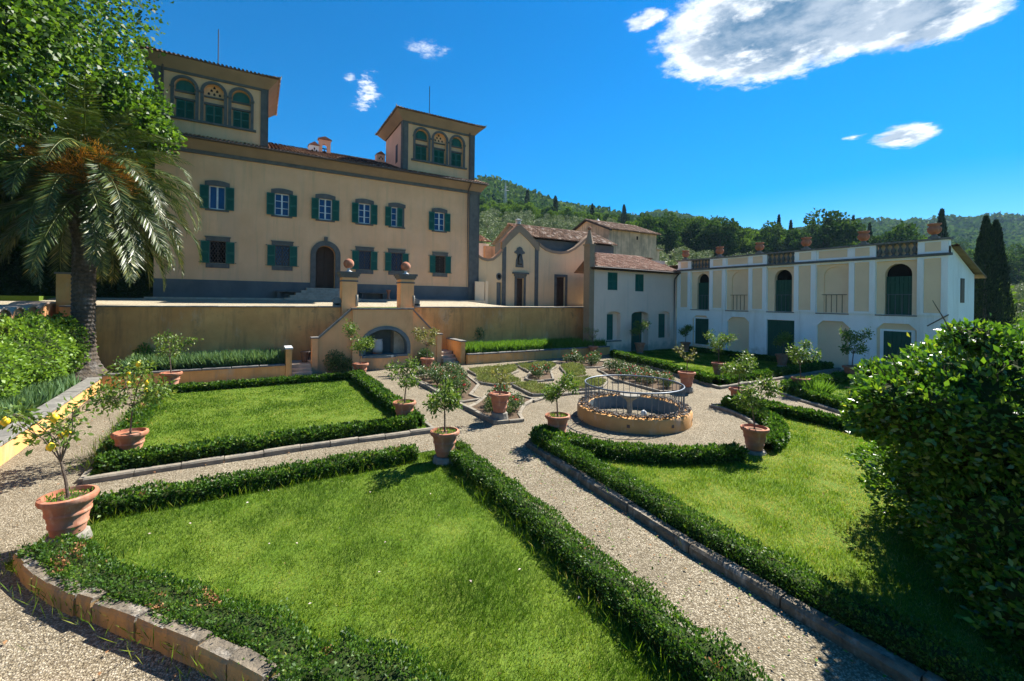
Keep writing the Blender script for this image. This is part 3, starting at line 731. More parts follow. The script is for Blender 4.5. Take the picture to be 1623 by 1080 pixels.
# towers
def tower(x0, x1, arch_spans, left):
    zb, zt = 13.0, 17.0; ydep = 5.0; x0w, x1w = x0, x1
    hs = []
    for a, b in arch_spans: hs.append(dict(u0=a, u1=b, v0=14.30, v1=16.62, top='arch', depth=.28))
    w = MB(); wall_holes(w, MY, x0, x1, zb, zt, hs)
    for h in hs: hole_panel(w, MY, h, .28, 0)
    w.quad((x0, YV, zb), (x0, YV + ydep, zb), (x0, YV + ydep, zt), (x0, YV, zt), 1); w.quad((x1, YV, zb), (x1, YV + ydep, zb), (x1, YV + ydep, zt), (x1, YV, zt), 1)
    w.quad((x0, YV + ydep, zb), (x1, YV + ydep, zb), (x1, YV + ydep, zt), (x0, YV + ydep, zt), 1)
    T = w.build('tower', [MT['stucco'], MT['stucco_pink']], villa)  # pinker side walls carry the light reflected onto them in their colour
    s = MB()
    for h in hs:
        band(s, MY, h, .16, -.07, 0); c = (h['u0'] + h['u1']) / 2
        for u in (h['u0'] - .2, h['u1'] - .02): mbox(s, MY, u, u + .22, 15.98, 16.08, -.12, 0)
        mbox(s, MY, h['u0'], h['u1'], 15.42, 15.54, .16, .28)      # transom
        mbox(s, MY, h['u0'], h['u1'], 15.86, 15.94, .18, .28)
    mbox(s, MY, arch_spans[0][0] - .3, arch_spans[-1][1] + .3, 14.16, 14.28, -.14, 0)
    mbox(s, MY, x0 - .02, x0 + .36, zb, zt, -.07, 0); mbox(s, MY, x1 - .36, x1 + .02, zb, zt, -.07, 0)
    s.box(x0 - .07, x0, YV - .07, YV + .35, zb, zt); s.box(x1, x1 + .07, YV - .07, YV + .35, zb, zt)
    mbox(s, MY, x0 + .36, x1 - .36, 16.86, 17.0, -.09, 0)
    s.build('stone_trim', MT['pietra'], T)
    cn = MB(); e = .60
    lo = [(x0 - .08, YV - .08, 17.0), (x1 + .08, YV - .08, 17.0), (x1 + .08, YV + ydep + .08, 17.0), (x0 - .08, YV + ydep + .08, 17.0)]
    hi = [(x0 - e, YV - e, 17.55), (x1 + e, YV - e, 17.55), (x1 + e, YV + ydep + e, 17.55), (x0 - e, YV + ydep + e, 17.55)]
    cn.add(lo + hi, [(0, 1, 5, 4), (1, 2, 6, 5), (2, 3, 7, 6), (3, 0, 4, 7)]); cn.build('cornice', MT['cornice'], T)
    rr = MB(); cx, cy = (x0 + x1) / 2, YV + ydep / 2; z0 = 17.58; e = .68
    A, B, C, D = Vector((x0 - e, YV - e, z0)), Vector((x1 + e, YV - e, z0)), Vector((x1 + e, YV + ydep + e, z0)), Vector((x0 - e, YV + ydep + e, z0)); P = Vector((cx, cy, 18.7))
    for a, b in ((A, B), (B, C), (C, D), (D, A)):
        rr.add([tuple(a), tuple(b), tuple(P)], [(0, 1, 2)], 0, .2)
        eu = (b - a).normalized(); mid = (a + b) / 2; up_ = P - mid; L = up_.length; upn = up_.normalized(); W0 = (b - a).length; n = int(W0 / .21)
        nn = eu.cross(upn); nn = nn if nn.z > 0 else -nn
        for k in range(n):
            u = (k + .5) / n; c0 = a + (b - a) * u; ml = L * (1 - abs(2 * u - 1)); js = 0
            while js * .4 < max(ml - .15, .2):
                c = c0 + upn * (js * .4 - .03); tt = min(1, max(0, random.gauss(.5, .25))); vs = []
                for s_, r, h_ in ((0, .075, .03), (.42, .062, .006)):
                    for q in range(5):
                        th = PI * q / 4; vs.append(tuple(c + upn * s_ + eu * (math.cos(th) * r) + nn * (math.sin(th) * r + h_)))
                rr.add(vs, [(q, q + 1, 6 + q, 5 + q) for q in range(4)], 0, tt); 
                if js == 0: rr.add(vs[:5], [(0, 1, 2, 3, 4)], 0, tt * .5)
                js += 1
    for a in (A, B, C, D):
        rr.tube([tuple(a + Vector((0, 0, .06))), tuple(P + Vector((0, 0, .06)))], .07, 6)
        d = (a - P); d.z = 0; d.normalize(); rr.tube([tuple(a), tuple(a + d * .1 + Vector((0, 0, .2)))], [.06, .02], 5)
    rr.build('roof', MT['tiles'], T)
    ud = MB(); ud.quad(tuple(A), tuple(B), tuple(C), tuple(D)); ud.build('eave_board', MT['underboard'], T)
    for i_, h in enumerate(hs):
        c = (h['u0'] + h['u1']) / 2
        o = MB(); louver(o, MY, c - .42, c - .01, 14.31, 15.38, .18, .23); louver(o, MY, c + .01, c + .42, 14.31, 15.38, .18, .23); o.build('shutter', MT['shutter'], T)
        o = MB()
        if i_ != 1:
            h2 = dict(u0=h['u0'] + .06, u1=h['u1'] - .06, v0=15.96, v1=16.57, top='arch', rise=min(.6, (h['u1'] - h['u0']) / 2 - .06)); hole_panel(o, MY, h2, .2)
            for k in (-.3, 0, .3): mbox(o, MY, c + k - .015, c + k + .015, 15.96, 16.50 if abs(k) < .1 else 16.3, .16, .2)
            o.build('fanlight', MT['shutter'], T)
        else:
            for (dx, z) in ((-.28, 16.05), (0, 16.05), (.28, 16.05), (-.14, 16.26), (.14, 16.26), (0, 16.45)) if True else ():
                o.add([MY(c + dx - .06, z, .275), MY(c + dx + .06, z, .275), MY(c + dx + .06, z + .1, .275), MY(c + dx, z + .17, .275), MY(c + dx - .06, z + .1, .275)], [(0, 1, 2, 3, 4)])
            o.build('dove_holes', MT['dark'], T)
    rod = MB(); rod.tube([(cx, cy, 18.6), (cx, cy, 21.3)], .03, 5); rod.build('lightning_rod', MT['iron'], T)
    dp = MB(); xx = x0 + .32 if left else x1 - .42; dp.tube([(xx, YV - .14, 17.3), (xx, YV - .14, 13.3)], .05, 6); dp.build('drainpipe', MT['iron'], T)
    return T
tower(-5.05, 0.52, [(-4.22, -3.20), (-2.80, -1.78), (-1.40, -.38)], True)
TR = tower(9.30, 15.05, [(10.22, 11.24), (11.66, 12.68), (13.10, 14.12)], False)
s = MB(); s.quad((9.29, 33.4, 14.3), (9.29, 34.0, 14.3), (9.29, 34.0, 15.7), (9.29, 33.4, 15.7)); s.build('side_window', MT['wood'], TR)
# chimneys and bell gable
def chimney(x, y, zb, zt, w, pl):
    s = MB(); s.box(x - w * .32, x + w * .32, y - w * .32, y + w * .32, zb, zt - w * 1.4); s.box(x - w * .5, x + w * .5, y - w * .5, y + w * .5, zt - w * 1.4, zt - w * .4)
    c = s.build('chimney', MT[pl], villa)
    s = MB()
    for q in range(2):
        s.quad((x - w * .56, y - w * .56, zt - w * .4), (x + w * .56, y - w * .56, zt - w * .4), (x, y, zt), (x, y, zt)) if False else None
    s.add([(x - w * .58, y - w * .58, zt - w * .4), (x + w * .58, y - w * .58, zt - w * .4), (x + w * .58, y + w * .58, zt - w * .4), (x - w * .58, y + w * .58, zt - w * .4), (x, y - w * .58, zt), (x, y + w * .58, zt)], [(0, 1, 4), (2, 3, 5), (1, 2, 5, 4), (3, 0, 4, 5)])
    s.build('cap', MT['terra_dark'], c)
    s = MB()
    for dx, dz in ((-.2, .75), (.2, .75), (-.0, .95)):
        a = x + dx * w; z = zt - w * 1.4 + w * dz - .4 * w; s.add([(a - .07 * w, y - w * .503, z), (a + .07 * w, y - w * .503, z), (a + .07 * w, y - w * .503, z + .16 * w), (a, y - w * .503, z + .26 * w), (a - .07 * w, y - w * .503, z + .16 * w)], [(0, 1, 2, 3, 4)])
    s.build('smoke_holes', MT['dark'], c)
chimney(3.80, 37.2, 14.2, 15.85, .75, 'white'); chimney(8.87, 37.2, 14.2, 16.05, .66, 'stucco_pink')
MB37 = mapY(36.8); bh = dict(u0=4.36, u1=4.72, v0=14.9, v1=15.80, top='arch', depth=.35)
s = MB(); wall_holes(s, MB37, 4.12, 4.96, 14.2, 16.1, [bh]); 
for u in (4.12, 4.96): s.quad((u, 36.8, 14.2), (u, 37.15, 14.2), (u, 37.15, 16.1), (u, 36.8, 16.1))
wall_holes(s, mapY(37.15), 4.12, 4.96, 14.2, 16.1, [dict(bh, depth=.0)])
bg_ = s.build('bell_gable', MT['stucco_pink'], villa)
s = MB(); s.extr([(4.04, 36.7, 16.1), (5.04, 36.7, 16.1), (5.04, 36.7, 16.16), (4.54, 36.7, 16.36), (4.04, 36.7, 16.16)], (0, .55, 0)); s.build('bell_gable_roof', MT['terra_dark'], bg_)
s = MB(); s.lathe([(.15, 0), (.12, .08), (.09, .2), (.05, .26)], (4.54, 36.98, 15.05), 12); s.box(4.36, 4.72, 36.95, 37.0, 15.42, 15.5); s.tube([(4.54, 36.98, 15.3), (4.54, 36.98, 15.45)], .03, 5); s.build('bell', MT['bell'], bg_)
# ------------------------------------------------------------------ chapel beside the villa
CH = thing('chapel', (21.5, 32, 3.2), 'small ochre chapel with scrolled parapet, statue niche and grey pilasters right of the villa', 'chapel')
outline = [(15.55, 7.42), (15.9, 7.22), (16.44, 7.12), (16.95, 7.22), (17.45, 7.6), (17.86, 8.05), (17.86, 8.75), (18.6, 9.55), (19.45, 10.25), (20.3, 9.65), (21.08, 8.95), (21.42, 8.9),
           (21.75, 8.66), (22.2, 8.42), (22.9, 8.25), (23.83, 8.2), (24.7, 8.34), (25.5, 8.72), (26.1, 9.15), (26.7, 9.65), (27.4, 10.1)]
w = MB()
doors = [dict(u0=19.22, u1=19.95, v0=3.2, v1=5.68), dict(u0=23.42, u1=24.42, v0=3.2, v1=5.95), dict(u0=17.30, u1=17.76, v0=3.2, v1=5.28)]
def topz(u):
    for (a, b), (c, d) in zip(outline, outline[1:]):
        if a <= u <= c and c > a: return b + (d - b) * (u - a) / (c - a)
    return outline[-1][1]
us_ = sorted(set([p[0] for p in outline] + [d['u0'] for d in doors] + [d['u1'] for d in doors]))
for a, b in zip(us_, us_[1:]):
    c = (a + b) / 2; zb = 3.2
    for d in doors:
        if d['u0'] < c < d['u1']: zb = d['v1']
    e = 1e-4
    w.quad((a, 32, zb), (b, 32, zb), (b, 32, topz(b - e)), (a, 32, topz(a + e)))
    w.quad((a, 32.4, 3.2), (b, 32.4, 3.2), (b, 32.4, topz(b - e)), (a, 32.4, topz(a + e)))
for d in doors:
    for u in (d['u0'], d['u1']): w.quad((u, 32, 3.2), (u, 32.3, 3.2), (u, 32.3, d['v1']), (u, 32, d['v1']))
    w.quad((d['u0'], 32, d['v1']), (d['u1'], 32, d['v1']), (d['u1'], 32.3, d['v1']), (d['u0'], 32.3, d['v1']))
w.build('wall', MT['chapel'], CH)
# moulded parapet following the outline
mo = MB()
def strip(pts, w0, dz0, dz1):
    for (a, b), (c, d) in zip(pts, pts[1:]):
        mo.quad((a, 31.92, b + dz1), (c, 31.92, d + dz1), (c, 31.92, d + dz0), (a, 31.92, b + dz0))
        mo.quad((a, 31.92, b + dz1), (c, 31.92, d + dz1), (c, 32.5, d + dz1), (a, 32.5, b + dz1))
        mo.quad((a, 31.92, b + dz0), (c, 31.92, d + dz0), (c, 32, d + dz0), (a, 32, b + dz0))
strip(outline[:6], 0, -.16, .06)
strip([(17.74, 8.55), (18.5, 9.42), (19.45, 10.25), (20.4, 9.6), (21.2, 8.85), (21.5, 8.78)], 0, -.62, .10)
strip(outline[11:], 0, -.18, .06)
mo.build('parapet_moulding', MT['cornice'], CH)
for a, b, z in ((17.80, 18.16, 8.3), (21.07, 21.43, 8.6)): pl = MB(); mbox(pl, mapY(32), a, b, 3.2, z, -.06, 0); pl.build('pilaster', MT['pietra'], CH)
mk = MB(); mk.lathe([(.16, 0), (.22, .05), (.2, .3), (.3, .34), (.3, .42), (.1, .5)], (19.45, 32.2, 10.3), 12); mk.build('gable_finial', MT['lead'], CH)
for d, wd, lab in ((doors[0], .19, 'c'), (doors[1], .22, 'r')):
    s = MB(); band(s, mapY(32), d, wd, -.07, 0); 
    if lab == 'c': mbox(s, mapY(32), d['u0'] - .42, d['u1'] + .42, d['v1'] + .36, d['v1'] + .5, -.22, 0); mbox(s, mapY(32), d['u0'] - .25, d['u1'] + .25, d['v1'] + .19, d['v1'] + .36, -.1, 0)
    fr = s.build('door_surround', MT['pietra'], CH)
    s = MB(); mbox(s, mapY(32), d['u0'], d['u1'], 3.2, d['v1'], .22, .28); c = (d['u0'] + d['u1']) / 2
    for z in (3.4, 4.2, 5.0): mbox(s, mapY(32), d['u0'] + .08, c - .05, z, z + .6, .19, .22); mbox(s, mapY(32), c + .05, d['u1'] - .08, z, z + .6, .19, .22)
    s.build('door', MT['wood'], fr)
s = MB(); mbox(s, mapY(32), 17.30, 17.76, 3.2, 5.28, .15, .2); s.build('small_door', MT['plinth'], CH)
s = MB(); s.add([(17.5 + .26 * math.cos(t * PI / 8), 31.95, 5.76 + .3 * math.sin(t * PI / 8)) for t in range(16)], [tuple(range(16))]); s.add([(17.5 + .26 * math.cos(t * PI / 8), y, 5.76 + .3 * math.sin(t * PI / 8)) for y in (31.95, 32) for t in range(16)], [(t, (t + 1) % 16, 16 + (t + 1) % 16, 16 + t) for t in range(16)])
oc = s.build('oculus_frame', MT['pietra'], CH)
s = MB(); s.add([(17.5 + .16 * math.cos(t * PI / 8), 31.945, 5.76 + .19 * math.sin(t * PI / 8)) for t in range(16)], [tuple(range(16))]); s.build('pane', MT['dark'], oc)
# niche with scrolled frame and madonna statue
nf_ = MB(); pts = [(19.1, 6.62), (19.88, 6.62), (19.84, 7.2), (19.74, 7.5), (19.74, 7.75), (20.0, 7.82), (20.0, 7.95), (19.82, 8.05), (19.72, 8.28), (19.49, 8.38), (19.26, 8.28), (19.16, 8.05), (18.98, 7.95), (18.98, 7.82), (19.24, 7.75), (19.24, 7.5), (19.14, 7.2)]
nf_.extr([(a, 31.93, b) for a, b in pts], (0, .07, 0)); nc = nf_.build('niche_frame', MT['pietra'], CH)
s = MB(); s.add([(a, 31.925, b) for a, b in [(19.27, 6.85), (19.71, 6.85), (19.69, 7.5), (19.6, 7.72), (19.49, 7.8), (19.38, 7.72), (19.29, 7.5)]], [tuple(range(7))]); s.build('niche', MT['dark'], nc)
s = MB(); s.lathe([(.14, 0), (.16, .1), (.12, .4), (.14, .5), (.07, .6), (.075, .68), (.03, .76)], (19.49, 31.86, 6.9), 10); s.build('statue', MT['pietra'], nc, smooth=True)
# nave behind, ridge along X
nv = MB(); nv.box(20.9, 31.2, 32.9, 39.2, 3.3, 9.35); nv.add([(20.9, 32.9, 9.35), (20.9, 39.2, 9.35), (20.9, 36, 10.95)], [(0, 1, 2)]); nv.add([(31.2, 32.9, 9.35), (31.2, 39.2, 9.35), (31.2, 36, 10.95)], [(0, 1, 2)])
nv.build('nave', MT['plinth'], CH)
rf = MB(); tile_roof(rf, (20.6, 32.5, 9.42), (1, 0, 0), (0, 3.5, 1.62), 10.8, 3.86, .27, .45, .12, .03); rf.quad((20.6, 36, 11.04), (31.4, 36, 11.04), (31.4, 39.5, 9.4), (20.6, 39.5, 9.4))
rf.tube([(20.6, 36, 11.06), (31.4, 36, 11.06)], .10, 6)
rf.build('roof', MT['tiles'], CH)
# spired pier at the chapel's right end
pr = thing('spired_pier', (20.5, 24.2, 0), 'tall grey rendered pier with conical spire at the left corner of the low house', 'pier')
s = MB(); s.box(20.24, 20.68, 23.72, 24.35, -.1, 7.75); s.build('shaft', MT['cornice'], pr); s = MB(); s.box(20.18, 20.74, 23.66, 24.41, 7.751, 7.85); s.build('collar', MT['cornice'], pr)
s = MB(); s.lathe([(.34, 0), (.31, .06), (.2, .45), (.12, .8), (.09, .95), (.08, 1.0)], (20.46, 24.04, 7.85), 16); s.build('spire', MT['cornice'], pr)
s = MB(); s.lathe([(.06, 0), (.13, .06), (.14, .15), (.1, .23), (.03, .26)], (20.46, 24.04, 8.84), 10); s.build('finial', MT['terra_dark'], pr, smooth=True)
# white annex seen between villa and chapel
an = thing('annex_house', (16.6, 35.5, 3.3), 'small pale house with old tiled roof in the gap between villa and chapel', 'house')
s = MB(); s.box(14, 18.1, 35.0, 39, 3.3, 8.85); s.build('wall', MT['white'], an)
s = MB(); tile_roof(s, (13.6, 34.6, 8.95), (1, 0, 0), (0, 2.4, .9), 4.6, 2.5, .24, .42); s.quad((13.6, 37, 9.8), (18.2, 37, 9.8), (18.2, 39.4, 8.9), (13.6, 39.4, 8.9)); s.build('roof', MT['tiles'], an)
s = MB(); s.quad((16.1, 34.98, 7.5), (16.6, 34.98, 7.5), (16.6, 34.98, 8.4), (16.1, 34.98, 8.4)); s.build('window', MT['dark'], an)
s = MB(); s.box(17.5, 18.5, 34.6, 34.9, 3.3, 8.6); s.build('side_wall', MT['oldwall'], an)
# rustic cream gate by the villa corner
ga = thing('wooden_gate', (15.6, 31.4, 3.3), 'pale wooden gate panel at the right corner of the villa', 'gate')
s = MB(); s.box(15.02, 15.85, 31.35, 31.42, 3.55, 5.25)
s.build('leaf', MT['beige'], ga); s = MB(); s.box(15.9, 16.15, 31.3, 31.5, 3.3, 5.3); s.build('post', MT['beige'], ga)

# big old house behind
oh = thing('old_farmhouse', (36, 38, 3), 'tall old farmhouse with peeling plaster and tiled roof rising behind the low rosy house', 'house')
X0, X1, YF, YB = 33.47, 40.9, 36.0, 43.6; YR = 39.8
s = MB(); s.box(X0, X1, YF, YB, -.2, 11.75); s.add([(X0, YF, 11.75), (X0, YB, 11.75), (X0, YR, 13.3)], [(0, 1, 2)]); s.add([(X1, YF, 11.75), (X1, YB, 11.75), (X1, YR, 13.3)], [(0, 1, 2)])
s.build('wall', MT['oldwall'], oh)
s = MB(); tile_roof(s, (X0 - .35, YF - .45, 11.72), (1, 0, 0), (0, YR - YF + .45, 1.65), X1 - X0 + .7, 4.56, .26, .45, -.05, .02); s.quad((X0 - .35, YR, 13.37), (X1 + .35, YR, 13.37), (X1 + .35, YB + .4, 11.7), (X0 - .35, YB + .4, 11.7))
s.build('roof', MT['tiles'], oh)
s = MB(); s.box(X0 - .36, X0 - .02, YF - .4, YR, 11.5, 11.62) if False else None
s.extr([(X0 - .34, YF - .45, 11.52), (X0 - .34, YR, 13.2), (X0 - .34, YB + .4, 11.52), (X0 - .34, YB + .4, 11.70), (X0 - .34, YR, 13.38), (X0 - .34, YF - .45, 11.70)], (.3, 0, 0)); s.build('barge_board', MT['wood'], oh)
s = MB(); s.quad((37.6, 35.985, 10.9), (37.85, 35.985, 10.9), (37.85, 35.985, 11.3), (37.6, 35.985, 11.3)); s.build('window', MT['dark'], oh)
s = MB(); s.box(X1 + .0, X1 + .8, YF + .2, YF + 1.2, -.2, 10.0); s.box(X1, X1 + 1.1, YF - .1, YF + 1.3, 10.0, 10.15); s.build('side_wing', MT['oldwall'], oh)
sk = MB(); sk.lathe([(.95, 0), (.95, .12), (.08, .95), (.04, 1.1)], (36.2, 41.0, 12.9), 8); sk.build('skylight_cone', MT['lead'], oh)

# low rosy house
mh = thing('low_house', (25, 23.8, 0), 'low rosy stucco house with green shutters between terrace wall and balustrade building', 'house')
YM = 23.8; MM = mapY(YM)
hs = [dict(u0=22.02, u1=23.0, v0=4.62, v1=5.92, depth=.12), dict(u0=24.80, u1=25.72, v0=4.58, v1=5.90, depth=.12),
      dict(u0=21.98, u1=23.32, v0=.95, v1=3.06, top='arch', rise=.22, depth=.35), dict(u0=24.45, u1=26.28, v0=0, v1=3.06, top='arch', rise=.3, depth=.5), dict(u0=27.4, u1=28.72, v0=.95, v1=3.06, top='arch', rise=.22, depth=.25)]
s = MB(); wall_holes(s, MM, 20.6, 29.5, -.1, 6.15, hs)
for h in hs[:2]: hole_panel(s, MM, h, .12)
for h in hs[2:]: hole_panel(s, MM, h, h['depth'])
s.quad((20.6, YM, -.1), (24.0, 27.6, -.1), (24.0, 27.6, 7.6), (20.6, YM, 6.15)); s.quad((24.0, 28, -.1), (33, 28, -.1), (33, 28, 7.6), (24.0, 28, 7.6))
s.build('wall', MT['midwall'], mh)
def boarded(nm, M_, u0, u1, v0, v1, d, parent, mat='door_green', leaves=2):
    s = MB(); w_ = (u1 - u0) / leaves
    for k in range(leaves):
        a = u0 + w_ * k; nb = max(3, int(w_ / .16))
        for q in range(nb): mbox(s, M_, a + w_ * q / nb + .006, a + w_ * (q + 1) / nb - .006, v0, v1, d, d + .04)
        if leaves > 1 or True: mbox(s, M_, a + .03, a + w_ - .03, v1 - .35, v1 - .25, d - .02, d + .001); mbox(s, M_, a + .03, a + w_ - .03, v0 + .25, v0 + .35, d - .02, d + .001)
    mbox(s, M_, u0, u1, v0, v1, d + .042, d + .05)
    return s.build(nm, MT[mat], parent)
for (a, b, c, d) in ((22.03, 22.99, 4.63, 5.91), (24.81, 25.71, 4.59, 5.89)):
    s = MB(); m_ = (a + b) / 2; louver(s, MM, a, m_ - .005, c, d, .03, .07); louver(s, MM, m_ + .005, b, c, d, .03, .07); s.build('shutter', MT['shutter'], mh)
s = MB(); louver(s, MM, 22.0, 22.75, .97, 2.85, .20, .25); s.build('shutter', MT['shutter'], mh)
s = MB(); louver(s, MM, 27.42, 28.25, .97, 2.85, .12, .17); s.build('shutter', MT['shutter'], mh)
boarded('door', MM, 24.47, 25.85, 0.02, 2.98, .3, mh, leaves=1)
s = MB(); mbox(s, MM, 21.9, 23.4, .85, .94, -.06, 0); s.build('sill', MT['coping'], mh)
s = MB(); tile_roof(s, (20.7, YM - .45, 6.22), (1, 0, 0), (0, 4.3, 1.58), 8.7, 4.55, .17, .38, .1, skew=.80); s.quad((23.6, 27.6, 7.76), (31, 27.6, 7.76), (31, 31, 6.3), (24.6, 31, 6.3))
s.build('roof', MT['tiles_red'], mh)
s = MB()
for k in range(46):
    x = 20.4 + k * .2; mbox(s, MM, x, x + .07, 6.05, 6.16, -.42, 0)
mbox(s, MM, 20.3, 29.3, 6.16, 6.19, -.44, 0); s.build('eave_rafters', MT['wood'], mh)
s = MB(); s.tube([(20.3, YM - .5, 6.2), (29.3, YM - .5, 6.14)], .06, 6); s.tube([(29.15, YM - .5, 6.1), (29.1, YM - .15, 5.7), (29.1, YM - .1, 5.5), (29.1, YM - .1, 0)], .055, 6); s.build('drainpipe', MT['iron'], mh)
# higher roof piece between low house and balustrade building
s = MB(); s.box(27.8, 33, 28.0, 31.0, 3.3, 7.15); s.build('rear_wall', MT['brick'], mh)
s = MB(); tile_roof(s, (27.6, 27.85, 7.2), (1, 0, 0), (0, 2.6, .7), 5.6, 2.7, .24, .42, .05); s.build('rear_roof', MT['tiles_red'], mh)

# ------------------------------------------------------------------ balustrade building
bb = thing('balustrade_building', (29.4, 15.6, 0), 'long white and beige two storey building crowned by a stone balustrade with urns', 'building')
XB = 29.4; MX = mapX(XB); YN, YFa = 7.65, 23.7
pil = [(23.60, 22.40), (20.75, 19.45), (17.74, 16.51), (14.78, 13.54), (11.82, 10.58), (8.82, 7.65)]
bays = [(22.40, 20.75), (19.45, 17.74), (16.51, 14.78), (13.54, 11.82), (10.58, 8.82)]
ups = [(21.92, 20.91), (19.08, 18.0), (16.07, 14.99), (13.18, 12.07), (10.21, 9.07)]
lows = [(22.29, 20.73), (19.33, 17.69), (16.49, 14.75), (13.48, 11.80), (10.54, 8.82)]
low_h = [dict(u0=b, u1=a, v0=(-.1 if k not in (0, 4) else -.1), v1=2.80 if k != 2 else 2.72, top='cut' if k != 2 else 'flat', cut=.32, depth=.14 if k != 2 else .2) for k, (a, b) in enumerate(lows)]
up_rect = [dict(u0=b, u1=a, v0=3.27, v1=6.16, depth=.14) for a, b in bays]
s = MB(); wall_holes(s, MX, YN, YFa, -.2, 6.28, low_h + up_rect)
for h in low_h: hole_panel(s, MX, h, h['depth'], 1)
arch_h = []
for k, ((a, b), (ua, ub)) in enumerate(zip(bays, ups)):
    h = dict(u0=ub, u1=ua, v0=3.27, v1=6.0, top='arch', depth=.3 if k in (0, 2, 4) else .09); arch_h.append(h)
    M2 = mapX(XB + .14); wall_holes(s, M2, b, a, 3.27, 6.16, [h], 1)
    if k in (1, 3): hole_panel(s, M2, h, .09, 1)
    else: hole_panel(s, M2, h, .3, 2)
# gable end and rear
s.add([(XB, YN, -.2), (33.3, YN, -.2), (33.3, YN, 5.45), (29.75, YN, 6.75), (XB, YN, 6.75)], [(0, 1, 2, 3, 4)])
s.quad((33.3, YN, -.2), (33.3, YFa + 3, -.2), (33.3, YFa + 3, 5.5), (33.3, YN, 5.5)); s.quad((XB, YFa, -.2), (33.3, YFa, -.2), (33.3, YFa, 5.5), (XB, YFa, 6.5))
s.build('wall', [MT['white'], MT['beige'], MT['dark']], bb)
for a, b in pil:
    s = MB(); ww = .17 * (a - b) + .06
    for p, q in ((b, b + ww), (a - ww, a)): mbox(s, MX, p + .003, q - .003, 3.40, 6.27, -.07, 0)
    mbox(s, MX, b + .003, a - .003, 3.27, 3.40, -.07, 0)
    mbox(s, MX, b + ww, a - ww, 6.16, 6.27, -.07, 0)
    pp = s.build('pilaster', MT['white'], bb)
    s = MB(); mbox(s, MX, b + ww + .004, a - ww - .004, 3.403, 6.157, -.02, 0); s.build('pilaster_panel', MT['beige'], pp)
s = MB(); mbox(s, MX, YN - .12, YFa + .1, 6.28, 6.40, -.16, .1); s.build('string_course', MT['pietra'], bb)
for a, b in pil + [bays[1], bays[3]]:
    s = MB(); mbox(s, MX, b + (0 if (a, b) in pil else .002), a - (0 if (a, b) in pil else .002), 6.40, 7.06, -.02 if (a, b) in pil else 0.04, .3)
    pp = s.build('parapet', MT['white'], bb); s = MB()
    if (a, b) in pil: mbox(s, MX, b + .28, a - .28, 6.52, 6.98, -.028, 0)
    else: mbox(s, MX, b + .12, a - .12, 6.54, 6.97, .03, .1)
    s.build('parapet_panel', MT['beige'], pp)
s = MB(); mbox(s, MX, YN - .08, YFa + .05, 7.06, 7.16, -.09, .36); s.build('coping', MT['coping'], bb)
prof = [(.095, 0), (.095, .06), (.055, .08), (.05, .12), (.09, .20), (.105, .28), (.08, .37), (.045, .46), (.045, .52), (.08, .57), (.095, .60), (.095, .66)]
s = MB(); s.lathe(prof, (0, 0, 0), 10); 
bal_me = None
for bi in (0, 2, 4):
    a, b = bays[bi]; n = 6
    for k in range(n):
        y = b + (a - b) * (k + .5) / n
        if bal_me is None:
            o = s.build('baluster', MT['pietra'], bb, smooth=False); bal_me = o.data
            for v in bal_me.vertices: v.co += POS[bb.name] - Vector((0, 0, 0))
            # restore prototype to its own origin
            o.location = Vector((XB + .08, y, 6.40)) - POS[bb.name]
        else:
            o = link('baluster', bal_me, bb); o.location = Vector((XB + .08, y, 6.40)) - POS[bb.name]
for bi in (0, 2, 4): a, b = bays[bi]; s = MB(); s.box(XB + .29, XB + .33, b + .004, a - .004, 6.41, 7.05); s.build('rear_parapet', MT['beige'], bb)
s = MB(); tile_roof(s, (34.05, YN - .28, 5.38), (0, 1, 0), (-4.3, 0, 1.42), 19.0, 4.53, .22, .42, .0); s.build('roof', MT['tiles'], bb)
s = MB(); s.add([(34.05, YN - .3, 5.30), (29.75, YN - .3, 6.72), (29.75, YN, 6.72), (34.05, YN, 5.30)], [(0, 1, 2, 3)]); s.add([(34.05, YN - .3, 5.30), (29.75, YN - .3, 6.72), (29.75, YN - .3, 6.79), (34.05, YN - .3, 5.37)], [(0, 1, 2, 3)])
s.add([(34.05, YN - .3, 5.30), (34.05, YFa, 5.30), (33.3, YFa, 5.5), (33.3, YN - .3, 5.5)], [(0, 1, 2, 3)]); s.build('eave_board', MT['underboard'], bb)
s = MB(); s.box(31.12, 31.66, YN - .03, YN - .003, 3.95, 5.2); s.build('side_shutter', MT['wood'], bb)
for k in (0, 2, 4): h = arch_h[k]; boarded('door', mapX(XB + .14), h['u0'] + .02, h['u1'] - .02, 3.28, 5.32, .14, bb)
def rail(k, d):
    h = arch_h[k]; M2 = mapX(XB + .14); s = MB(); n = 4
    e = .1 if k in (1, 3) else -.02; mbox(s, M2, h['u0'] - e, h['u1'] + e, 4.34, 4.37, d, d + .03)
    for q in range(n):
        u = h['u0'] + (h['u1'] - h['u0']) * (q + .5) / n; mbox(s, M2, u - .012, u + .012, 3.3, 4.34, d + .002, d + .026)
    s.build('balcony_rail', MT['galv'] if k in (0, 2, 4) else MT['iron'], bb)
for k in range(5): rail(k, -.02 if k in (1, 3) else .06)
for a, b in bays: s = MB(); mbox(s, MX, b, a, 3.20, 3.26, -.05, .14); s.build('ledge', MT['coping'], bb)
boarded('ground_shutter', MX, 20.89, 22.01, .60, 2.56, .09, bb); boarded('ground_shutter', MX, 9.07, 10.23, .5, 2.38, .09, bb)
boarded('barn_door', MX, 14.77, 16.47, 0.0, 2.70, .12, bb)
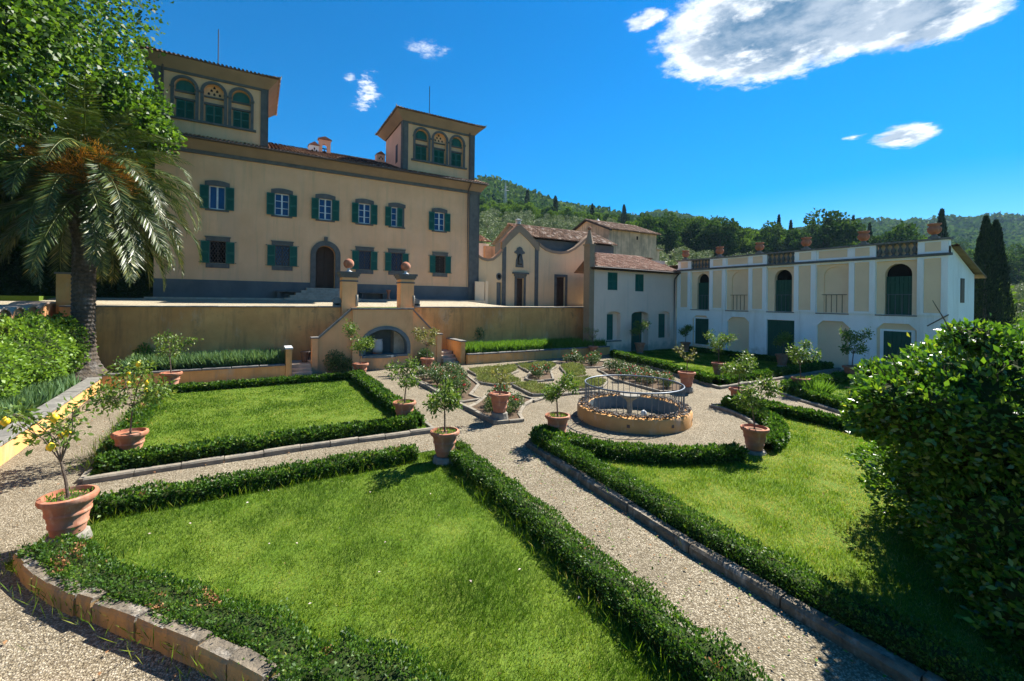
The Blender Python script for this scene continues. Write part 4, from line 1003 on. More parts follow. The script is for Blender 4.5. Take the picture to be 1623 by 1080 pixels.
for u0, u1, v0, v1 in ((20.89, 22.01, .60, 2.56), (9.07, 10.23, .5, 2.38)):
    s = MB()
    for a in (u0 - .16, u1): mbox(s, MX, a, a + .16, v0 - .1, v1 + .1, .11, .14)
    mbox(s, MX, u0, u1, v1, v1 + .1, .11, .14); mbox(s, MX, u0, u1, v0 - .1, v0, .11, .14)
    s.build('window_surround', MT['white'], bb)
# urns
URN = []
for k, y in enumerate((23.01, 20.05, 17.1, 14.18, 11.2, 8.23)):
    labs = ['terracotta urn at the far left end of the balustrade above the drainpipe', 'second terracotta urn from the left on the balustrade', 'terracotta urn left of the middle balustrade section', 'terracotta urn right of the middle balustrade section', 'terracotta urn left of the nearest balusters', 'nearest and largest looking terracotta urn at the right corner of the parapet']
    t = thing('terracotta_urn', (XB + .13, y, 7.163), labs[k], 'urn', 'terracotta urns along the balustrade')
    if k == 0:
        s = MB(); s.v = []; P0 = POS[t.name]
        s.box(P0.x - .19, P0.x + .19, P0.y - .19, P0.y + .19, P0.z, P0.z + .1); s.lathe([(.17, .1), (.13, .14), (.10, .22)], tuple(P0), 14); a_ = s.build('foot', MT['coping'], t)
        s = MB(); s.lathe([(.09, .2), (.20, .27), (.27, .38), (.285, .47), (.25, .56), (.20, .62), (.215, .66), (.275, .70), (.275, .75), (.22, .76), (.18, .68)], tuple(P0), 18); b_ = s.build('bowl', MT['terracotta'], t, smooth=True)
    else:
        for q in (a_, b_):
            c = q.copy(); COL.objects.link(c); c.parent = t
s = MB(); s.tube([(29.15, 8.35, 2.75), (29.3, 7.6, 3.35)], .03, 6); tag_ = s.build('leaning_pole', MT['iron']); props(tag_, 'dark pole leaning on the white wall above the shrub', 'pole')

# ------------------------------------------------------------------ terrace retaining wall and gate pillars
YW = 25.8
def wallblock(name, label, x0, x1, y0, y1, z1, mat, cap=True):
    t = thing(name, ((x0 + x1) / 2, (y0 + y1) / 2, 0), label, 'wall')
    s = MB(); s.box(x0, x1, y0, y1, -.2, z1); s.build('wall', MT[mat], t)
    s = MB(); n = int((x1 - x0) / 1.1)
    for k in range(n):
        a = x0 + (x1 - x0) * k / n; s.box(a + .004, x0 + (x1 - x0) * (k + 1) / n - .004, y0 - .07, y1 + .03 + random.uniform(-.02, .02), z1 + .001, z1 + .07 + random.uniform(-.006, .006))
    s.build('coping', MT['coping'], t, bevel=.012); return t
wallblock('retaining_wall', 'tall stained ochre terrace wall left of the double staircase', -7.2, 4.1, YW, YW + .42, 3.27, 'terwall')
wallblock('retaining_wall', 'tall stained ochre terrace wall right of the double staircase', 8.25, 22.1, YW, YW + .42, 3.27, 'terwall')
def pillar(x, label, blab):
    p = thing('gate_pillar', (x, YW + .2, 0), label, 'pillar', 'gate pillars above the staircase')
    w = .40; s = MB(); s.box(x - w, x + w, YW - .22, YW + .58, -.1, 4.95); s.build('shaft', MT['stair_wall'], p)
    s = MB(); s.box(x - w - .04, x + w + .04, YW - .26, YW + .62, 4.72, 4.80); cz = 4.951
    for e, z0, z1 in ((.05, 0, .08), (.11, .08, .2), (.17, .2, .32)): s.box(x - w - e, x + w + e, YW - .22 - e, YW + .58 + e, cz + z0, cz + z1)
    s.build('capital', MT['pietra'], p)
    s = MB(); s.tube([(x + w * .95, YW - .25, 3.35), (x + w * .95, YW - .25, 4.0)], .07, 8); s.build('guard_stone', MT['pedestal'], p, smooth=True)
    b = thing('stone_ball', (x, YW + .18, cz + .322), blab, 'ball finial', 'ball finials on the gate pillars')
    s = MB(); s.lathe([(.2, 0), (.2, .04), (.09, .09), (.07, .16), (.12, .22)], (x, YW + .18, cz + .322), 16); s.build('foot', MT['marble'], b, smooth=True)
    s = MB(); s.lathe([(.02, 0)] + [(.285 * math.sin(PI * k / 14), .285 - .285 * math.cos(PI * k / 14)) for k in range(1, 14)] + [(.02, .57)], (x, YW + .18, cz + .322 + .19), 22); s.build('ball', MT['terracotta'], b, smooth=True)
pillar(4.53, 'left ochre gate pillar with grey moulded capital at the head of the stairs', 'terracotta ball on the left gate pillar')
pillar(7.80, 'right ochre gate pillar with grey moulded capital at the head of the stairs', 'terracotta ball on the right gate pillar')
for x, lab in ((3.92, 'grey stone scroll on the wall left of the left gate pillar'), (8.42, 'grey stone scroll on the wall right of the right gate pillar')):
    s = MB(); sg = -1 if x < 6 else 1
    s.extr([(x + .22 * math.cos(k * PI / 9), YW - .02, 3.62 + .22 * math.sin(k * PI / 9)) for k in range(18)], (0, .3, 0)); s.box(x - .2, x + .24, YW - .02, YW + .28, 3.341, 3.5)
    props(s.build('stone_scroll', MT['niche']), lab, 'scroll')

# ------------------------------------------------------------------ double staircase with basin niche
stc = thing('double_staircase', (6.0, 24.6, 0), 'ochre double staircase with arched basin niche in the middle of the terrace wall', 'staircase')
s = MB(); nh = dict(u0=4.95, u1=7.33, v0=.74, v1=2.12, top='arch', rise=.95, depth=1.2)
wall_holes(s, mapY(24.0), 4.42, 7.66, -.1, 3.20, [nh], 0, 1)
hole_panel(s, mapY(24.0), nh, 1.2, 1)
for u in (4.42, 7.66): s.quad((u, 24.0, -.1), (u, YW, -.1), (u, YW, 3.2), (u, 24.0, 3.2))
s.build('block', [MT['stair_wall'], MT['niche']], stc)
s = MB(); s.box(4.42, 7.66, 24.22, YW + .6, 3.0, 3.18); s.build('landing', MT['step'], stc)
s = MB(); band(s, mapY(24.0), nh, .19, -.05, 0); s.build('arch_surround', MT['niche'], stc)
s = MB(); s.box(4.36, 7.72, 23.94, 24.2, 3.201, 3.29); s.build('coping', MT['coping'], stc, bevel=.01)
# basin with curved front
s = MB(); fr = []
for k in range(13):
    x = 4.9 + 2.48 * k / 12; fr.append((x, 23.995 - .42 * max(0, math.sin(PI * min(1, max(0, (x - 5.2) / 1.5)))) ** .5 * (1 if 5.2 < x < 6.7 else 0)))
pts = fr + [(7.38, 23.998), (4.9, 23.998)]
for (a, b), (c, d) in zip(fr, fr[1:]):
    s.quad((a, b, -.1), (c, d, -.1), (c, d, .62), (a, b, .62), 0); s.quad((a, b - .05, .62), (c, d - .05, .62), (c, d - .05, .74), (a, b - .05, .74), 1); s.quad((a, b - .05, .74), (c, d - .05, .74), (c, d + .15, .74), (a, b + .15, .74), 1)
s.quad((4.95, 24.15, .55), (7.33, 24.15, .55), (7.33, 25.1, .55), (4.95, 25.1, .55), 2)
s.build('basin', [MT['stair_wall'], MT['niche'], MT['water']], stc)
vz = thing('basin_urn', (5.85, 24.55, .56), 'pale urn standing in the arched basin niche', 'urn')
s = MB(); s.lathe([(.12, 0), (.22, .1), (.26, .22), (.26, .3)], (5.85, 24.55, .56), 16); s.build('foot', MT['terra_dark'], vz, smooth=True)
s = MB(); s.lathe([(.25, .3), (.28, .45), (.27, .8), (.24, .95), (.27, 1.0), (.20, 1.0)], (5.85, 24.55, .56), 16); s.build('body', MT['marble'], vz, smooth=True)
# sloping parapets of the two flights (plane Y=24.2), newels, steps
for sg, xa, xb, lab in ((-1, 4.42, 2.78, 'left'), (1, 7.66, 9.15, 'right')):
    s = MB(); s.extr([(xa, 24.22, -.1), (xb, 24.22, -.1), (xb, 24.22, 1.68), (xa, 24.22, 3.20)], (0, .25, 0)); s.build('parapet', MT['stair_wall'], stc)
    s = MB(); s.extr([(xa, 24.16, 3.20), (xb, 24.16, 1.68), (xb, 24.16, 1.77), (xa, 24.16, 3.29)], (0, .36, 0)); s.build('parapet_coping', MT['coping'], stc, bevel=.01)
    a, b = (xb - .30, xb) if sg < 0 else (xb, xb + .30)
    s = MB(); s.box(a, b, 24.14, 24.5, -.1, 1.72); s.build('newel', MT['stair_wall'], stc); s = MB(); s.box(a - .04, b + .04, 24.08, 24.56, 1.721, 1.80); s.build('newel_cap', MT['coping'], stc, bevel=.012)
    s = MB(); n = 14
    for k in range(n):
        x0 = xb + sg * .9 - sg * (k * .235); z = .18 + k * .215
        if z > 3.1: break
        s.box(min(x0, x0 - sg * .26), max(x0, x0 - sg * .26), 24.5 + .001 * k, YW, -.1, z)
    s.build('flight', MT['step'], stc)
# entry steps in front of each flight, seen in the gaps beside the newels
es_ = thing('entry_steps', (2.0, 24.2, 0), 'dark stone entry steps in the shade left of the staircase', 'steps')
for k in range(3):
    s = MB(); s.box(1.56, 2.46, 23.5 + .33 * k, 23.83 + .33 * k + (1.3 if k == 2 else 0), -.1, .15 + .16 * k); s.build('step', MT['step'], es_, bevel=.02)
es_ = thing('entry_steps', (9.95, 24.2, 0), 'curved stone entry steps right of the staircase', 'steps')
for k in range(4):
    s = MB(); y = 23.55 + .32 * k; pts = [(9.47, y)] + [(9.47 + .95 * q / 6, y + .28 * (q / 6) ** 3) for q in range(1, 7)] + [(10.42, y + 1.6), (9.47, y + 1.6)]; s.prism(pts, -.1, .15 + .17 * k); s.build('step', MT['step'], es_, bevel=.02)
t = thing('side_wall', (10.5, 24.6, 0), 'short ochre wall with grey coping right of the curved entry steps', 'wall')
s = MB(); s.box(10.43, 10.72, 23.62, YW - .01, -.1, 1.30); s.build('wall', MT['lowwall'], t); s = MB(); s.box(10.38, 10.77, 23.56, YW - .02, 1.301, 1.38); s.build('coping', MT['coping'], t, bevel=.01)
t = thing('side_wall', (1.43, 24.0, 0), 'short ochre pier with grey coping left of the shaded entry steps', 'wall')
s = MB(); s.box(1.28, 1.54, 23.34, 24.4, -.1, 1.32); s.build('wall', MT['lowwall'], t); s = MB(); s.box(1.24, 1.58, 23.30, 24.44, 1.321, 1.40); s.build('coping', MT['marble'], t, bevel=.01)
t = thing('wire_basket', (2.25, 24.75, .48), 'dark wire basket on the shaded entry steps', 'basket')
s = MB(); P0 = POS[t.name]; s.lathe([(.16, 0), (.2, .3), (.25, .55), (.24, .56), (.19, .3), (.15, .02)], tuple(P0), 12); s.build('body', MT['iron'], t)

# ------------------------------------------------------------------ planted beds with low walls
def lowwall(name, label, path, z1, th, cap_w=.0, mat='lowwall', caph=.08):
    """path of (x,y) along the outer face; thickness to the left of travel"""
    x0 = sum(p[0] for p in path) / len(path); y0 = sum(p[1] for p in path) / len(path)
    t = thing(name, (x0, y0, 0), label, 'wall'); P = [Vector((p[0], p[1])) for p in path]; off = []
    for k, p in enumerate(P):
        d = (P[min(k + 1, len(P) - 1)] - P[max(k - 1, 0)]).normalized(); off.append(Vector((-d.y, d.x)))
    s = MB(); c = MB()
    for k in range(len(P) - 1):
        a, b = P[k], P[k + 1]; n0, n1 = off[k], off[k + 1]; a2, b2 = a + n0 * th, b + n1 * th
        s.quad((a.x, a.y, -.15), (b.x, b.y, -.15), (b.x, b.y, z1), (a.x, a.y, z1)); s.quad((a2.x, a2.y, -.15), (b2.x, b2.y, -.15), (b2.x, b2.y, z1), (a2.x, a2.y, z1)); s.quad((a.x, a.y, z1), (b.x, b.y, z1), (b2.x, b2.y, z1), (a2.x, a2.y, z1))
        L = (b - a).length; n = max(1, int(L / .95))
        for q in range(n):
            f0, f1 = q / n + .003, (q + 1) / n - .003; hh = caph + random.uniform(-.006, .006); e = .045
            pts = [a + (b - a) * f0 - (n0) * e, a + (b - a) * f1 - n1 * e, a2 + (b2 - a2) * f1 + n1 * e, a2 + (b2 - a2) * f0 + n0 * e]
            c.prism([(p.x, p.y) for p in pts], z1 + .001, z1 + hh)
    for k in (0, -1):
        a = P[k]; a2 = a + off[k] * th; s.quad((a.x, a.y, -.15), (a2.x, a2.y, -.15), (a2.x, a2.y, z1), (a.x, a.y, z1))
    s.build('wall', MT[mat], t); c.build('coping', MT['coping'], t, bevel=.012); return t
lowwall('low_wall', 'low sunlit ochre wall with grey coping along the left gravel path', [(-4.55, 6.0), (-4.72, 12), (-5.0, 18), (-5.3, 23.38)], .46, .34)
lowwall('low_wall', 'low ochre bed wall with grey coping left of the staircase', [(-5.28, 23.4), (1.27, 23.4)], .54, .28)
lowwall('low_wall', 'low ochre bed wall with grey coping right of the staircase', [(10.74, 23.3), (21.85, 23.3)], .54, .28)
s = MB(); s.quad((-9, 4, .36), (-4.9, 6, .36), (-5.6, 23.6, .36), (-9, 25.8, .36)); s.quad((-9, 23.6, .364), (1.3, 23.6, .45), (1.3, 25.79, .48), (-9, 25.79, .38)); s.quad((10.74, 23.5, .46), (21.85, 23.5, .46), (20.27, 25.79, .5), (10.74, 25.79, .5))
structure(s.build('bed_soil', MT['soil']))
# scalloped boundary wall at the far left
t = thing('boundary_wall', (-7.9, 20, 0), 'pinkish boundary wall with stepped rounded coping at the far left', 'wall')
s = MB(); c = MB(); segs = [(6.0, 21.3, 3.02), (21.3, 22.4, 3.05), (22.4, 23.5, 3.08), (23.5, 24.7, 3.10), (24.7, 27.2, 3.22)]
for a, b, z in segs:
    pts = []
    for k in range(9):
        tt = k / 8; pts.append((b - (b - a) * tt, z + (.34 * math.sin(min(1, tt * (b - a) / .5) * PI / 2)) if (b - a) > 3 else z + .28 * math.sin(tt * PI) ** .6))
    s.extr([(-7.55, a, -.1), (-7.55, b, -.1)] + [(-7.55, y, zz) for y, zz in pts], (-.8, 0, 0))
    for (y0, z0), (y1, z1) in zip(pts, pts[1:]): c.quad((-7.45, y0, z0 + .01), (-7.45, y1, z1 + .01), (-8.45, y1, z1 + .01), (-8.45, y0, z0 + .01)); c.quad((-7.45, y0, z0 + .01), (-7.45, y1, z1 + .01), (-7.45, y1, z1 - .07), (-7.45, y0, z0 - .07))
s.build('wall', MT['stair_wall'], t); c.build('coping', plain('pink_render', (.60, .45, .36), (.5, .38, .3), 1.5, .9, .15, .3, 20, .01), t)
t = thing('gate_pier', (-7.3, 26.3, 3), 'ochre pier rising behind the palm trunk', 'pier')
s = MB(); s.box(-7.45, -6.75, 26.3, 27.2, 3.0, 4.7); s.build('shaft', MT['lowwall'], t); s = MB(); s.box(-7.5, -6.7, 26.25, 27.25, 4.701, 4.78); s.build('cap', MT['coping'], t)
# sliver of a near wall at the bottom left corner
s = MB(); s.extr([(-2.42, 6.9, -.1), (-2.2, 6.55, -.1), (-1.9, 5.2, -.1), (-2.3, 5.1, -.1)], (0, 0, .5)) if False else None
# ------------------------------------------------------------------ kerbs, lawns, hedges
def poly_dense(path, step=.3):
    out = []
    for (a, b), (c, d) in zip(path, path[1:]):
        L = math.hypot(c - a, d - b); n = max(1, int(L / step))
        out += [(a + (c - a) * k / n, b + (d - b) * k / n) for k in range(n)]
    return out + [path[-1]]
def arc(cx, cy, r, a0, a1, n=24): return [(cx + r * math.cos(RAD(a0 + (a1 - a0) * k / n)), cy + r * math.sin(RAD(a0 + (a1 - a0) * k / n))) for k in range(n + 1)]
def kerb(path, w=.15, h=.11, stone=.75, mat='edging', name='kerb', irregular=.012, z0=-.05):
    s = MB(); P = [Vector(p) for p in path]; seg = []
    tot = 0
    for a, b in zip(P, P[1:]):
        L = (b - a).length; n = max(1, int(round(L / stone)))
        for q in range(n): seg.append((a + (b - a) * (q / n), a + (b - a) * ((q + 1) / n)))
    for a, b in seg:
        d = (b - a); L = d.length; d.normalize(); n = Vector((-d.y, d.x)); g = min(.008, L * .05)
        j = [random.uniform(-irregular, irregular) for _ in range(4)]; hh = h + random.uniform(-irregular, irregular)
        a_ = a + d * g; b_ = b - d * g; r = w / 2; t = r * .72
        lo = [a_ - n * (r + j[0]), b_ - n * (r + j[1]), b_ + n * (r + j[2]), a_ + n * (r + j[3])]; hi = [a_ - n * t, b_ - n * t, b_ + n * t, a_ + n * t]
        vs = [(p.x, p.y, z0) for p in lo] + [(p.x, p.y, hh * .72) for p in lo] + [(p.x, p.y, hh + random.uniform(-.006, .006)) for p in hi]
        s.add(vs, [(0, 1, 5, 4), (1, 2, 6, 5), (2, 3, 7, 6), (3, 0, 4, 7), (4, 5, 9, 8), (5, 6, 10, 9), (6, 7, 11, 10), (7, 4, 8, 11), (8, 9, 10, 11)])
    return structure(s.build(name, MT[mat]))
FC = (10.7, 10.3)
def inpoly(x, y, poly):
    c = np.zeros(len(x), bool); n = len(poly); j = n - 1
    for i in range(n):
        xi, yi = poly[i]; xj, yj = poly[j]
        c ^= ((yi > y) != (yj > y)) & (x < (xj - xi) * (y - yi) / (yj - yi + 1e-12) + xi); j = i
    return c
def scatter(poly, dens, rng=RNG):
    xs = [p[0] for p in poly]; ys = [p[1] for p in poly]; A = (max(xs) - min(xs)) * (max(ys) - min(ys)); n = int(A * dens)
    x = rng.uniform(min(xs), max(xs), n); y = rng.uniform(min(ys), max(ys), n); m_ = inpoly(x, y, poly); return x[m_], y[m_]
def lawn(poly, z=.045):
    s = MB(); s.prism(poly, -.1, z, bot=False); return structure(s.build('lawn', MT['lawn']))
def grass(poly, dens, L, wd, label, z=.045, near=None, shift=0.0):
    x, y = scatter(poly, dens)
    if near is not None:
        d = np.hypot(x, y); k = RNG.random(len(x)) < np.clip(near / np.maximum(d, .1), .25, 1.0) ** 1.3; x, y = x[k], y[k]
    pt = patch(x, y, 1.3, 3); k = RNG.random(len(x)) < np.clip(1.25 + pt * .9, .35, 1); x, y, pt = x[k], y[k], pt[k]; p2 = patch(x, y, .45, 8, 3)
    n = len(x); v = vnoise(x * .9, y * .9, 5); v2 = vnoise(x * 3.1, y * 3.1, 6)
    d = np.hypot(x, y); sc = np.clip(d / 9, .8, 2.2)
    P = np.stack([x, y, np.full(n, z - .005)], 1); D = unit(np.stack([RNG.normal(0, .42, n), RNG.normal(0, .42, n), np.ones(n)], 1))
    LL = L * (RNG.uniform(.5, 1.3, n)) * (1 + .35 * p2 + .25 * pt)
    V, F, T = leafgeo(P, LL, 1.0, D=D, N=unit(RNG.normal(size=(n, 3))), tint=np.clip(.38 + shift - .34 * pt - .22 * p2 + .14 * v2 + .12 * vnoise(x * 6, y * 6, 17) + RNG.normal(0, .2, n), 0, .99))
    # narrow the blades: scale side vertices towards the axis
    V = V.reshape(n, 4, 3); ax = (V[:, 0] + V[:, 2]) / 2; f = (wd * sc / np.maximum(LL, .01))[:, None]
    for k in (1, 3): V[:, k] = V[:, 0] * .65 + V[:, 2] * .35 + (V[:, k] - ax) * f
    o = np_mesh('grass', V.reshape(-1, 3), F, T, MT['grass']); props(o, label, 'grass', kind='stuff'); return o
LA = [(-2.95, 12.05), (4.35, 12.05), (4.4, 21.55), (-3.3, 21.55)]
LB = [(-2.95, 8.75), (-2.6, 10.25), (4.45, 10.3), (4.3, 5), (4.15, .3), (1.9, .3), (.9, 3.2), (-.02, 5.25), (-.95, 6.3), (-2.05, 7.6)]
arcC = arc(FC[0], FC[1], 3.75, 186, 354, 28)
LC = [(5.85, .3), (6.25, 9.45), (6.95, 10.0)] + arcC + [(14.45, 10.0), (15.3, 9.6), (15.6, 8.4), (15.4, .3)]
LN = [(17.8, 12.05), (29.3, 12.3), (29.3, 23.7), (21.9, 23.7), (21.4, 22.8)]
LS = [(17.0, 1.0), (17.05, 5.9), (17.6, 7.1), (18.7, 9.4), (19.6, 10.5), (28.0, 10.4), (29.2, 10.2), (29.2, 1)]
for p in (LA, LB, LC, LN, LS): lawn(p)
grass(LA, 1500, .055, .010, 'sunlit mown grass left of the rose parterre', near=10, shift=-.04)
grass(LB, 5200, .062, .0075, 'lush grass of the foreground lawn', near=5, shift=-.08)
grass(LC, 3200, .055, .0085, 'grass tinted sunlit yellow green between the fountain and the large shrub', near=7, shift=.28)  # high shift paints the sun's yellow brightness into the blade tint
grass(LN, 700, .055, .012, 'partly shaded grass in front of the balustrade building')
grass(LS, 500, .055, .012, 'grass behind the large dark shrub')
kerb([(-2.95, 11.95), (1.0, 12.03), (4.45, 11.9)], .17, .12)
kerb([(4.5, 12.0), (4.52, 21.6)], .12, .08); kerb([(-3.2, 21.65), (4.5, 21.65)], .12, .08); kerb([(-3.0, 12.0), (-3.35, 21.6)], .12, .07)
kerb([(-2.6, 10.33), (4.5, 10.36)], .12, .06)
kerb([(4.52, 10.3), (4.35, 5), (4.25, .3)], .12, .07)
kerb([(5.72, .3), (5.78, 4.3), (6.0, 7.1), (6.17, 9.5), (6.9, 10.08)], .19, .15, 1.25, mat='roughkerb', irregular=.03)
kerb(arc(FC[0], FC[1], 3.66, 184, 356, 26), .14, .10, .5)
kerb([(14.5, 10.08), (15.4, 9.7), (15.72, 8.4), (15.5, .3)], .16, .1)
kerb([(21.35, 22.9), (19.3, 16.5), (17.65, 11.95), (23.5, 12.05), (29.3, 12.2)], .17, .12)
kerb([(28.0, 10.5), (19.5, 10.62), (18.6, 9.5), (17.5, 7.1), (16.95, 5.9), (16.9, 1)], .15, .1)
# ochre block wall holding the foreground lawn
t = thing('low_wall', (-1.2, 6.6, 0), 'curved low wall of ochre blocks below the overgrown edge of the foreground lawn', 'wall')
pa = [(-2.86, 8.62), (-2.5, 7.98), (-2.13, 7.42), (-1.62, 6.80), (-1.05, 6.12), (-.56, 5.52), (-.14, 4.98), (.35, 4.2), (.8, 3.3), (1.4, 2.0), (1.8, .8)]
s = MB(); k = 0; PD = poly_dense(pa, .1); cur = 0
while cur < len(PD) - 3:
    n = random.choice((3, 4, 4, 5)); a = Vector(PD[cur]); b = Vector(PD[min(cur + n, len(PD) - 1)]); d = (b - a).normalized(); nn = Vector((-d.y, d.x)); w0 = random.uniform(.0, .03); h = random.uniform(.20, .27)
    a2, b2 = a + d * .008, b - d * .008; q = [a2 - nn * (.0 - w0), b2 - nn * (.0 - w0), b2 + nn * .2, a2 + nn * .2]; q2 = [a2 + nn * (w0 + .02), b2 + nn * (w0 + .025), b2 + nn * .18, a2 + nn * .18]
    vs = [(p.x, p.y, -.1) for p in q] + [(p.x, p.y, h - .04) for p in q] + [(p.x, p.y, h + random.uniform(-.012, .012)) for p in q2]
    s.add(vs, [(0, 1, 5, 4), (1, 2, 6, 5), (2, 3, 7, 6), (3, 0, 4, 7), (4, 5, 9, 8)]); s.add(vs[4:], [(1, 2, 6, 5), (2, 3, 7, 6), (3, 0, 4, 7), (4, 5, 6, 7)], 1); cur += n
s.build('block_course', [plain('ochre_blocks', (.42, .26, .105), (.30, .185, .08), 3, .95, .12, .8, 16, .03, stain=(.15, .14, .115), sscale=2.6), MT['roughkerb']], t)
t = thing('low_wall', (-2.1, 5.5, 0), 'pale ochre wall corner cut off by the bottom left edge of the picture', 'wall')
s = MB(); s.prism([(-2.04, 5.90), (-1.70, 5.05), (-2.3, 4.9), (-2.7, 5.7)], -.1, .50); s.build('wall', MT['lowwall'], t)

def hedge(path, w, h, label, L=.056, dens=1350, mat='hedge', rough=.085, group='low clipped box hedges', dead=0.0, closed=False, wild=0.0, z=0.0):
    if group == 'low clipped box hedges': w *= .92; h *= .88
    P = np.array(poly_dense(path, .12)); n = len(P)
    T_ = np.gradient(P, axis=0); T_ /= np.maximum(np.linalg.norm(T_, axis=1, keepdims=True), 1e-6); Nn = np.stack([-T_[:, 1], T_[:, 0]], 1)
    lenp = np.concatenate([[0], np.cumsum(np.linalg.norm(np.diff(P, axis=0), axis=1))]); tot = lenp[-1]
    cnt = int(tot * (w + 2 * h) * dens * 1.35); s_ = RNG.uniform(0, tot, cnt)
    th = RNG.uniform(-.12, PI + .12, cnt)
    px = np.interp(s_, lenp, P[:, 0]); py = np.interp(s_, lenp, P[:, 1]); nx_ = np.interp(s_, lenp, Nn[:, 0]); ny_ = np.interp(s_, lenp, Nn[:, 1])
    ct, st_ = np.cos(th), np.sin(th); e = .55
    ox = np.sign(ct) * np.abs(ct) ** e * w / 2; oz = np.abs(st_) ** e * h * np.sign(st_)
    lf = lambda q, t_: 1 + .10 * vnoise(q * 3.3 + 5, t_ * 2, 3) + .10 * vnoise(q * 1.1, t_, 8) + .09 * np.sin(q * 9.1 + 3 * np.sin(q * 2.3)) * np.cos(t_ * 5 + q * 3.7) + .06 * np.sin(q * 17.3 + t_ * 9) + wild * .20 * vnoise(q * 2.2, t_ * 1.5, 4)
    lump = lf(s_, th)
    dep = 1.03 - np.abs(RNG.normal(0, rough * 1.5, cnt)) + (RNG.random(cnt) < .05) * RNG.uniform(0, .14 + wild * .2, cnt)
    ox *= lump * dep; oz *= lump * dep
    Pp = np.stack([px + nx_ * ox, py + ny_ * ox, np.maximum(oz, -.02) + z + .04], 1)
    out = np.stack([nx_ * ct, ny_ * ct, st_ + .3], 1); D = unit(out + RNG.normal(0, .7, (cnt, 3))); Nl = unit(out * 1.2 + RNG.normal(0, .6, (cnt, 3)))
    dp = np.hypot(px, py); sc = np.clip(dp / 9, .85, 2.0)
    V, F, Tt = leafgeo(Pp, L * RNG.uniform(.6, 1.3, cnt) * sc, .55, D, Nl, np.clip(.34 + .14 * vnoise(s_ * 2, th, 2) + RNG.normal(0, .23, cnt), 0, .95))
    mi_ = np.zeros(cnt, int)
    if dead > 0:
        dd = vnoise(s_ * 1.7, th * 1.1, 12) > (1 - dead * 2); dd &= RNG.random(cnt) < .75; mi_[dd] = 2
    # twig core
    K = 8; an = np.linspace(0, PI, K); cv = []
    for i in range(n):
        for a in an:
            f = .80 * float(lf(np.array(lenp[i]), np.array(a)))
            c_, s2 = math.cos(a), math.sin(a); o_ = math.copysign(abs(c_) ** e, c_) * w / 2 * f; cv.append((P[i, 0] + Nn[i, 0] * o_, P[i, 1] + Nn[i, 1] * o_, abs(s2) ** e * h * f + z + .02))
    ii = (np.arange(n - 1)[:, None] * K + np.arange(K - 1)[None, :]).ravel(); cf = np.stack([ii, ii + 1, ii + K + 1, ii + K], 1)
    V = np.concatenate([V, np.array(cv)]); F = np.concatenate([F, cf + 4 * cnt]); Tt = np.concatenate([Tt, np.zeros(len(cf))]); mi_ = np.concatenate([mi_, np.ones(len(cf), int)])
    o = np_mesh('hedge', V, F, Tt, None, mi=mi_, mats=[MT[mat], MT['twig'], MT['deadleaf']]); props(o, label, 'hedge', group); return o
hedge([(-2.75, 12.35), (1, 12.42), (4.05, 12.35)], .52, .36, 'box hedge with stone kerb along the near side of the left lawn')
hedge([(4.1, 12.4), (4.12, 21.4)], .50, .36, 'box hedge along the path left of the rose beds')
hedge([(-3.05, 21.25), (3.9, 21.3)], .36, .26, 'thin gappy box hedge below the left planted bed', dens=1000, wild=.6)
hedge([(-2.75, 12.6), (-2.95, 16), (-3.1, 21.0)], .42, .26, 'loose scrubby hedge along the gravel walk by the lemon pots', wild=.8, dead=.15, dens=1000)
hedge([(-2.5, 9.95), (0.2, 9.98), (3.3, 10.0)], .46, .33, 'untidy box hedge on the far side of the foreground lawn', wild=.7, dead=.08)
hedge([(4.05, 10.05), (4.1, 7), (3.95, 4), (3.88, 2), (3.85, .4)], .50, .40, 'long box hedge on the left side of the diagonal gravel path', dens=1700, L=.046, wild=.45, dead=.06)
hedge([(-2.50, 8.74), (-2.24, 8.26), (-1.68, 7.41), (-1.08, 6.81), (-.48, 6.06), (.12, 5.3), (.55, 4.55)], .60, .29, 'overgrown browning hedge above the curved ochre block wall', dens=2000, L=.045, wild=.9, dead=.22)
hedge([(.6, 4.6), (1.0, 3.9), (1.4, 3.2)], .85, .42, 'bushy green clump at the bottom end of the block wall', dens=2200, L=.045, wild=.8)
hedge([(6.42, 9.5), (6.32, 7.5), (6.15, 4.5), (6.05, 2.5), (6.0, .5)], .50, .38, 'long box hedge above the stone kerb on the right side of the diagonal path', dens=1700, L=.046, wild=.2)
hedge([(6.45, 9.6), (6.95, 9.75)] + arc(FC[0], FC[1], 4.05, 190, 262, 14), .48, .36, 'curved box hedge on the near left side of the fountain')
hedge(arc(FC[0], FC[1], 4.05, 277, 350, 14) + [(14.7, 9.6), (15.1, 9.4)], .48, .36, 'curved box hedge on the near right side of the fountain')
hedge([(15.3, 9.2), (15.35, 7.5), (15.2, 4), (15.1, 1)], .46, .32, 'grassy hedge right of the sunny lawn', wild=.5)
hedge([(21.2, 22.3), (19.6, 16.6), (18.05, 12.4)], .50, .40, 'dark box hedge behind the kerb on the left of the far lawn')
hedge([(18.4, 12.35), (23.5, 12.5), (28.8, 12.55)], .50, .36, 'box hedge along the near side of the far lawn')
hedge([(27.9, 10.1), (19.9, 10.25), (19.0, 9.4)], .55, .38, 'olive toned hedge left of the pot on the far right path', wild=.4)
hedge([(18.9, 9.2), (17.9, 7.0), (17.4, 5.8), (17.3, 1)], .5, .36, 'box hedge of the far right lawn beside the narrow path')
hedge([(28.9, 22.8), (28.9, 13.0)], .45, .30, 'shaded low hedge at the foot of the balustrade building')
